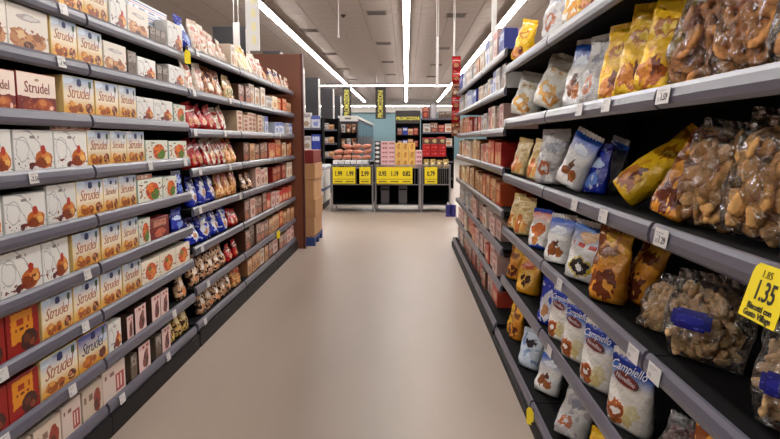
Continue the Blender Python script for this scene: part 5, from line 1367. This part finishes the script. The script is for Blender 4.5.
# blue cold cabinets on the far left
M_cab = mat('cabinet_blue', (26, 44, 76), 0.4); M_cabg = mat('cabinet_glass', (36, 66, 92), 0.15)
for k in range(6):
    y0 = 27.0 + k * 2.45
    t = empty('cold_cabinet', (-2.55, y0 + 1.2, 0))
    MB().box(-.5, .42, -1.19, 1.19, 0, 2.35).build('body', M_cab, t)
    for q in range(4):
        d = MB().box(.42, .45, -1.16 + q * .585, -.62 + q * .585, .25, 2.2).build('door', M_cabg, t)
        MB().box(.45, .48, -1.14 + q * .585, -1.11 + q * .585, .9, 1.6).build('handle', M_steel, d)
    MB().box(.30, .50, -1.19, 1.19, 2.35, 2.44).build('canopy', M_sign, t)
    tag(t, 'tall blue cold cabinet with white canopy, %s of the far left row' % ordn(k + 1), 'cabinet', 'blue cold cabinets')

# ------------------------------------------------------------------ promotion bins at the end of the aisle
M_wire = mat('bin_wire', (150, 146, 148), 0.35, metal=0.6)
BY = 12.7
def wire_bin(x0, x1, label, shelf_z, ny_=3, bars=14):
    t = empty('wire_bin', ((x0 + x1) / 2, BY + .4, 0)); hw = (x1 - x0) / 2
    for sx in (-1, 1):
        for sy in (-1, 1):
            MB().bar((sx * (hw - .02), sy * .4, 0), (sx * (hw - .02), sy * .4, .95), .017, 8).build('post', M_wire, t)
    for z in (.14, .55, .93):
        mb = MB()
        for sy in (-1, 1): mb.bar((-hw + .02, sy * .4, z), (hw - .02, sy * .4, z), .010)
        for sx in (-1, 1): mb.bar((sx * (hw - .02), -.4, z), (sx * (hw - .02), .4, z), .010)
        mb.build('rim', M_wire, t)
    mb = MB()
    for k in range(bars):
        xx = -hw + .05 + (2 * hw - .1) * k / (bars - 1)
        mb.bar((xx, -.4, .55), (xx, -.4, .92), .004, 4)
    mb.build('front_grid', M_wire, t)
    MB().box(-hw + .03, hw - .03, -.38, .38, shelf_z - .012, shelf_z).build('tray', M_steel, t)
    MB().box(-hw + .03, hw - .03, -.38, .38, .135, .150).build('lower_tray', M_shelf, t)
    MB().box(-hw + .03, hw - .03, .385, .395, .15, .93).build('shade_back', M_back, t)
    for sx in (-1, 1): MB().box(sx * (hw - .035) - .003, sx * (hw - .035) + .003, -.37, .37, .15, .87).build('shade_side', M_back, t)
    tag(t, label, 'bin', 'metal promotion bins')
    return t
wire_bin(-1.49, -.64, 'metal wire promotion bin under the pinkish loaves, at the left', .88)
wire_bin(-.62, .29, 'metal wire promotion bin under the pink and yellow cartons', .88)
wire_bin(.31, .89, 'metal wire promotion bin under the red cartons, at the right', .88)
def bin_card(x0, x1, txts, label):
    t = empty('price_card', ((x0 + x1) / 2, BY - .022, .90)); hw = (x1 - x0) / 2
    c = MB().box(-hw, hw, -.004, 0, -.33, 0).build('card', M_yel, t)
    MB().box(-hw, hw, -.006, -.004, -.245, -.235).build('rule', mat('card_rule', (120, 110, 30), .5), t)
    for k, s_ in enumerate(txts):
        xx = -hw + 2 * hw * (k + .5) / len(txts)
        link('lettering', text_mesh(s_, .105, M_ink, bold=.004), t, (xx, -.0055, -.135), (0, 0, 0), (.85, 1, 1.25))
        MB().box(xx - .08, xx + .08, -.0055, -.004, -.30, -.275).build('small_print', mat('card_rule', (120, 110, 30), .5), t)
    for s_ in (-1, 1): MB().box(s_ * hw * .7 - .01, s_ * hw * .7 + .01, -.002, .014, -.01, .05).build('hook', M_wire, t)
    tag(t, label, 'price card', 'yellow price cards on the bins')
bin_card(-1.45, -1.00, ['1.99', '1.99'], 'wide yellow price card on the front of the left bin')
bin_card(-.92, -.70, ['2.99'], 'narrow yellow price card on the front of the left bin')
bin_card(-.58, .13, ['0.95', '1.19', '0.82'], 'widest yellow price card on the front of the middle bin')
bin_card(.37, .62, ['0.79'], 'yellow price card on the front of the right bin')

M_pb = art('print_pinkbox', (226, 184, 186), [('t', .15, .85, .35, .62, (120, 60, 70), 3), ('r', 0, 1, .9, 1, (240, 220, 220))])
M_yb = art('print_yellowbox', (232, 196, 120), [('e', .5, .5, .25, .3, (214, 160, 90)), ('t', .3, .7, .72, .86, (150, 100, 50), 2)])
M_db = art('print_darkbox', (48, 42, 46), [('e', .5, .5, .40, .30, (226, 222, 220))])
M_rb = art('print_redbox', (184, 26, 32), [('t', .2, .8, .4, .6, (226, 120, 110), 2), ('n', 5, .62, (140, 16, 22))])
M_gb = art('print_brownbox', (110, 84, 66), [('e', .5, .5, .26, .3, (196, 180, 140)), ('r', 0, 1, .88, 1, (190, 30, 34))])
def small_carton(m, wd, dp, ht):
    key = ('sc', m.name, wd, dp, ht)
    if key in MESHES: return MESHES[key]
    b = 0.004
    x, y0, y1, z = wd / 2, 0, dp, ht
    vs = [(-x, y0, 0), (x, y0, 0), (x, y0, z), (-x, y0, z), (-x, y1, 0), (x, y1, 0), (x, y1, z), (-x, y1, z),
          (-x + b, y0 - .002, b), (x - b, y0 - .002, b), (x - b, y0 - .002, z - b), (-x + b, y0 - .002, z - b)]
    fs = [(8, 9, 10, 11), (0, 1, 9, 8), (1, 2, 10, 9), (2, 3, 11, 10), (3, 0, 8, 11), (5, 4, 7, 6), (1, 5, 6, 2), (4, 0, 3, 7), (3, 2, 6, 7), (4, 5, 1, 0)]
    uv = [(p[0] / wd + .5, p[2] / ht) for p in vs]
    me = new_mesh('promo_carton', vs, fs, [m], uvs=uv)
    MESHES[key] = me
    return me
def stack(m, x0, cols, wd, z0, rows, ht, desc, group, dp=.3, y=BY - .0):
    for c in range(cols):
        for r_ in range(rows):
            o = link('promo_carton', small_carton(m, wd - .004, dp, ht - .003), None, (x0 + wd * (c + .5), y + .03, z0 + ht * r_))
            lab = desc + ', %s up' % ordn(r_ + 1)
            if cols > 1: lab += ', %s column from left' % ordn(c + 1)
            tag(o, lab + ', on the promotion bins', 'box', group)
BZ = .881
stack(M_db, -.62, 1, .11, BZ, 6, .088, 'dark carton with white oval', 'promotion cartons')
stack(M_pb, -.50, 2, .14, BZ, 6, .088, 'pink carton', 'promotion cartons')
stack(M_yb, -.215, 3, .133, BZ, 3, .165, 'pale yellow carton', 'promotion cartons')
stack(M_pb, .188, 1, .135, BZ, 4, .088, 'lone pink column carton beside the yellow ones', 'promotion cartons')
stack(M_rb, .33, 3, .155, BZ + .22, 2, .125, 'red carton', 'promotion cartons', y=BY + .02)
stack(M_gb, .33, 3, .155, BZ + .22 + .25, 1, .125, 'brown-fronted red carton', 'promotion cartons', y=BY + .02)
tr_ = MB().box(.345, .84, BY + .135, BY + .5, BZ, BZ + .02)
for q in (.345, .83): tr_.box(q, q + .01, BY + .135, BY + .5, BZ + .02, BZ + .199)
tr_.box(.345, .84, BY + .135, BY + .5, BZ + .199, BZ + .219)
tag(tr_.build('display_riser', M_shelf), 'dark riser carrying the red cartons on the right bin', 'riser')
for k in range(4):
    o = bag('produce_bag', 'yellowdark', .11, .15, .08, (.405 + .128 * k, BY + .075, BZ + .001), 0, 0, 0, 'gusset', k % 3)
    tag(o, 'small yellow-brown bag under the red cartons, %s from left' % ordn(k + 1), 'bag', 'small bags on the right bin')
# loaves in bags and white trays on the left bin
M_loaf = mat('loaf_bag', (190, 122, 98), 0.35, noise_amt=0.35, noise_scale=22, bump=0.4, bump_scale=30, vary=0.12)
def loaf_mesh(seed):
    vs = []; fs = []; nu, nv = 12, 12
    for j in range(nv + 1):
        v = j / nv; r0 = .056 * max(.12, math.sin(math.pi * (.06 + .88 * v))) ** .45
        for i in range(nu):
            a = 2 * math.pi * i / nu
            d = 1 + .14 * noise.noise(Vector((math.cos(a) * 2, math.sin(a) * 2, v * 7 + seed * 9)))
            vs.append(((v - .5) * .185, r0 * d * math.cos(a), r0 * d * math.sin(a) * .85))
    for j in range(nv):
        for i in range(nu):
            i2 = (i + 1) % nu; fs.append((j * nu + i, j * nu + i2, (j + 1) * nu + i2, (j + 1) * nu + i))
    fs.append(tuple(reversed(range(nu)))); fs.append(tuple(nv * nu + i for i in range(nu)))
    return new_mesh('bagged_loaf', vs, fs, [M_loaf], smooth=True)
lm = [loaf_mesh(s_) for s_ in range(3)]
rnd = random.Random(4)
for r_ in range(3):
    for k in range(4):
        if r_ == 2 and k == 0: continue
        o = link('bagged_loaf', lm[(r_ + k) % 3], None, (-1.37 + k * .193 + (.022 if r_ % 2 else 0), BY + .12 + .03 * r_, BZ + .207 + r_ * .108), (rnd.uniform(-.3, .3), R(rnd.choice((-7, 5, -9))), rnd.uniform(-.12, .12)))
        tag(o, 'pinkish bagged loaf on left bin, %s layer up, %s from left' % (ordn(r_ + 1), ordn(k + 1)), 'loaf', 'bagged loaves on the left bin')
M_tray = mat('tray_white', (224, 222, 222), 0.5)
for k in range(6):
    t = link('white_tray', MB().box(-.05, .05, 0, .3, 0, .145).mesh('white_tray', M_tray, bevel=.006), None, (-1.40 + k * .118, BY + .03, BZ))
    MB().box(-.05, .05, -.0015, 0.001, .012, .075).build('band', mat('tray_band', (70, 66, 84), .5), t)
    tag(t, 'white tray with dark band under the loaves, %s from left' % ordn(k + 1), 'tray', 'white trays on the left bin')
t = empty('dark_basket', (-.675, BY + .12, BZ)); MB().box(-.035, .035, -.09, .2, 0, .13).build('body', M_shelf, t); MB().box(-.038, .038, -.095, .205, .12, .14).build('rim', M_wire, t)
tag(t, 'small dark basket beside the white trays on left bin', 'basket')
for k in range(2):
    o = link('storage_crate', MB().box(-.085, .085, -.2, .2, 0, .36).mesh('storage_crate', mat('crate_grey', (78, 74, 78), .6), bevel=.01), None, (-.42 + k * .36, BY + .35, .151))
    MB().box(-.07, .07, -.204, -.2, .28, .31).build('handle', M_shelf, o)
    tag(o, 'dark grey crate under the middle bin, the %s one' % ('left' if k == 0 else 'right'), 'crate', 'crates under the bin')

# ------------------------------------------------------------------ things behind the bins
def back_rack(x0, x1, y, levels, top, label, m=M_back, dp=.4):
    t = empty('display_rack', ((x0 + x1) / 2, y, 0)); hw = (x1 - x0) / 2
    MB().box(-hw, hw, dp - .02, dp, 0, top).build('back_panel', m, t)
    for s_ in (-1, 1): MB().box(s_ * hw - .015, s_ * hw + .015, 0, dp, 0, top).build('side_panel', m, t)
    for z in levels:
        sh = MB().box(-hw + .016, hw - .016, 0, dp - .021, z - .02, z).build('shelf', M_shelf, t)
        MB().box(-hw + .016, hw - .016, -.012, 0, z - .035, z + .012).build('price_rail', M_rail, sh)
    return tag(t, label, 'rack', 'racks behind the bins')
def fill(x0, x1, y, z, arts, wd, ht, desc, dp=.22):
    n = int((x1 - x0) / wd)
    for k in range(n):
        a = arts[k % len(arts)]
        h2 = ht * (.8 + .2 * ((k * 7 + int(z * 10)) % 3) / 2)
        o = carton('shelf_carton', a, (x1 - x0) / n - .006, dp, h2, (x0 + (x1 - x0) * (k + .5) / n, y + .01, z + .001), 0)
        tag(o, DESC[a] + ', %s from left, ' % ordn(k + 1) + desc, 'box', 'goods on the racks behind the bins')
back_rack(-2.46, -1.96, 15.0, [.25, .72, 1.2, 1.70], 1.95, 'dark rack of white and blue goods beyond the brown panel')
fill(-2.43, -1.99, 15.0, 1.70, ['greywhite', 'whiteblue', 'whitetan'], .15, .36, 'top of the rack beyond the brown panel')
fill(-2.43, -1.99, 15.0, 1.20, ['greywhite', 'bluebox', 'whiteblue'], .15, .40, 'third shelf of the rack beyond brown panel')
fill(-2.43, -1.99, 15.0, .72, ['whitetan', 'greywhite', 'darkred'], .15, .30, 'second shelf of the rack beyond brown panel')
back_rack(-2.28, -1.80, 17.0, [.25, .62, .98, 1.34, 1.70], 2.0, 'black rack with small white packs left of the display stand')
for q, z in enumerate((.62, .98, 1.34, 1.70)):
    fill(-2.2, -1.9, 17.0, z, ['greywhite', 'tan', 'whitetan'], .14, .17, '%s shelf of the black rack' % ordn(q + 2))
# display stand with a white header
t = empty('display_stand', (-1.62, 18.0, 0))
MB().box(-.28, .28, 0, .5, 0, .5).build('base', M_col, t)
MB().box(-.26, .26, .42, .48, .5, 1.95).build('back', M_col, t)
for z in (.8, 1.2, 1.6): MB().box(-.26, .26, .05, .42, z, z + .03).build('shelf', M_shelf, t)
h_ = MB().box(-.28, .28, .02, .06, 1.95, 2.10).build('header', M_sign, t)
MB().box(-.09, .09, .016, .02, 2.0, 2.05).build('header_print', mat('grey_ink', (120, 110, 110), .5), h_)
MB().box(-.27, -.24, .04, .44, .5, 1.95).build('side', M_col, t); MB().box(.24, .27, .04, .44, .5, 1.95).build('side', M_col, t)
tag(t, 'dark display stand with a white header board behind the loaves', 'stand')
for q, z in enumerate((.8, 1.2, 1.6)):
    for k in range(3):
        o = bag('snack_bag', ['brown', 'tandark', 'greywhite'][(k + q) % 3], .13, .22, .08, (-1.775 + .155 * k, 18.2, z + .031), 0, 4, 0, 'gusset', k)
        tag(o, '%s, %s from left, %s shelf of the display stand' % (BDESC[['brown', 'tandark', 'greywhite'][(k + q) % 3]], ordn(k + 1), ordn(q + 1)), 'bag', 'bags on the display stand')
# white freezer chest left of the bins
t = empty('chest_freezer', (-2.05, 13.4, 0))
MB().box(-.36, .36, -.3, .9, .12, .82).build('body', M_sign, t, bevel=.02)
MB().box(-.38, .38, -.32, .92, .82, .90).build('lid', mat('lid_grey', (196, 198, 206), .3), t, bevel=.015)
MB().box(-.36, .361, -.301, .9, .38, .44).build('stripe', mat('stripe_blue', (70, 84, 130), .5), t)
MB().box(-.34, .34, -.28, .88, 0, .12).build('foot', M_plinth, t)
tag(t, 'white chest freezer with blue stripe beside the left bin', 'freezer')
# promotion header gondola
t = empty('promotion_gondola', (.06, 22.0, 0))
MB().box(-.42, .42, .3, .34, 0, 2.0).build('back_panel', M_back, t)
for z in (.3, .75, 1.2, 1.6): MB().box(-.42, .42, -.05, .3, z - .03, z).build('shelf', M_shelf, t)
for s_ in (-1, 1): MB().box(s_ * .41 - .01, s_ * .41 + .01, -.05, .3, 0, 2.0).build('side_panel', M_back, t)
h_ = MB().box(-.42, .42, -.06, -.03, 1.99, 2.42).build('header', M_ban, t)
link('lettering', text_mesh('PROMOZIONI', .125, M_bant, bold=.004), h_, (0, -.0615, 2.15), (0, 0, 0), (1, 1, 1.25))
tag(t, 'dark gondola with a horizontal header lettered in yellow', 'gondola')
for q, z in enumerate((1.2, 1.6)):
    fill(-.30, .42, 22.0 - .03, z, ['brownpink', 'bluebox', 'tan', 'darkred', 'greywhite'], .15, .26, '%s shelf of the promotion gondola' % ('upper' if q else 'lower'))
# black racks at the right back
back_rack(.46, 1.40, 19.0, [.3, .8, 1.25, 1.65, 2.05], 2.05, 'wide black rack behind the red cartons')
for q, z in enumerate((1.25, 1.65)):
    fill(.50, 1.36, 19.0, z, ['greywhite', 'brownpink', 'darkred', 'whitetan'], .2, .28, '%s shelf of the wide black rack' % ('upper' if q else 'lower'))
t = empty('grey_bucket', (.80, 19.2, 2.051))
MB().prism([(.12 * math.cos(a * .5236), .12 * math.sin(a * .5236)) for a in range(12)], 'z', 0, .42).build('body', mat('bucket_grey', (176, 172, 176), .4), t)
MB().prism([(.135 * math.cos(a * .5236), .135 * math.sin(a * .5236)) for a in range(12)], 'z', .42, .45).build('rim', M_steel, t)
tag(t, 'pale grey bucket standing on the wide black rack', 'bucket')
for k, (xx, aa) in enumerate(((.57, 'darkred'), (1.05, 'slim'), (1.25, 'slim'))):
    o = carton('top_carton', aa, .19, .25, .34 if k == 0 else .2, (xx, 19.03, 2.063), 0)
    tag(o, ['dark red carton left of the grey bucket on the black rack', 'slim carton right beside the grey bucket on the black rack', 'slim carton at the right end on top of the black rack'][k], 'box')

# clip strip of red packs at the end of the right rack
t = empty('clip_strip', (.665, 8.72, 1.5)); MB().box(-.012, .012, .022, .028, 0, 1.08).build('strip', M_steel, t)
MB().box(-.02, .06, .018, .032, 1.065, 1.08).build('hook', M_steel, t)
tag(t, 'hanging strip at the end of the far right rack', 'strip')
for k in range(6):
    o = bag('red_pack', 'red' if k % 3 else 'brown', .12, .14, .04, (.665, 8.68, 1.50 + k * .174), 0, 0, 0, 'pillow', k % 3)
    tag(o, ('small red pack' if k % 3 else 'small brown pack') + ' hanging at end of right rack, %s from bottom' % ordn(k + 1), 'bag', 'red packs on the clip strip')
t = empty('water_pack', (.80, 12.0, 0))
for q in range(4):
    prof = [(.045 * math.cos(a * .6283), .045 * math.sin(a * .6283)) for a in range(10)]
    b_ = MB().prism([(p[0] + (q % 2) * .095, p[1] + (q // 2) * .095) for p in prof], 'z', 0, .22).build('bottle', mat('bottle_blue', (44, 40, 110), .3), t)
    MB().prism([(p[0] * .4 + (q % 2) * .095, p[1] * .4 + (q // 2) * .095) for p in prof], 'z', .22, .26).build('cap', M_tray, b_)
tag(t, 'dark blue bottle pack on the floor before the right bin', 'bottles')
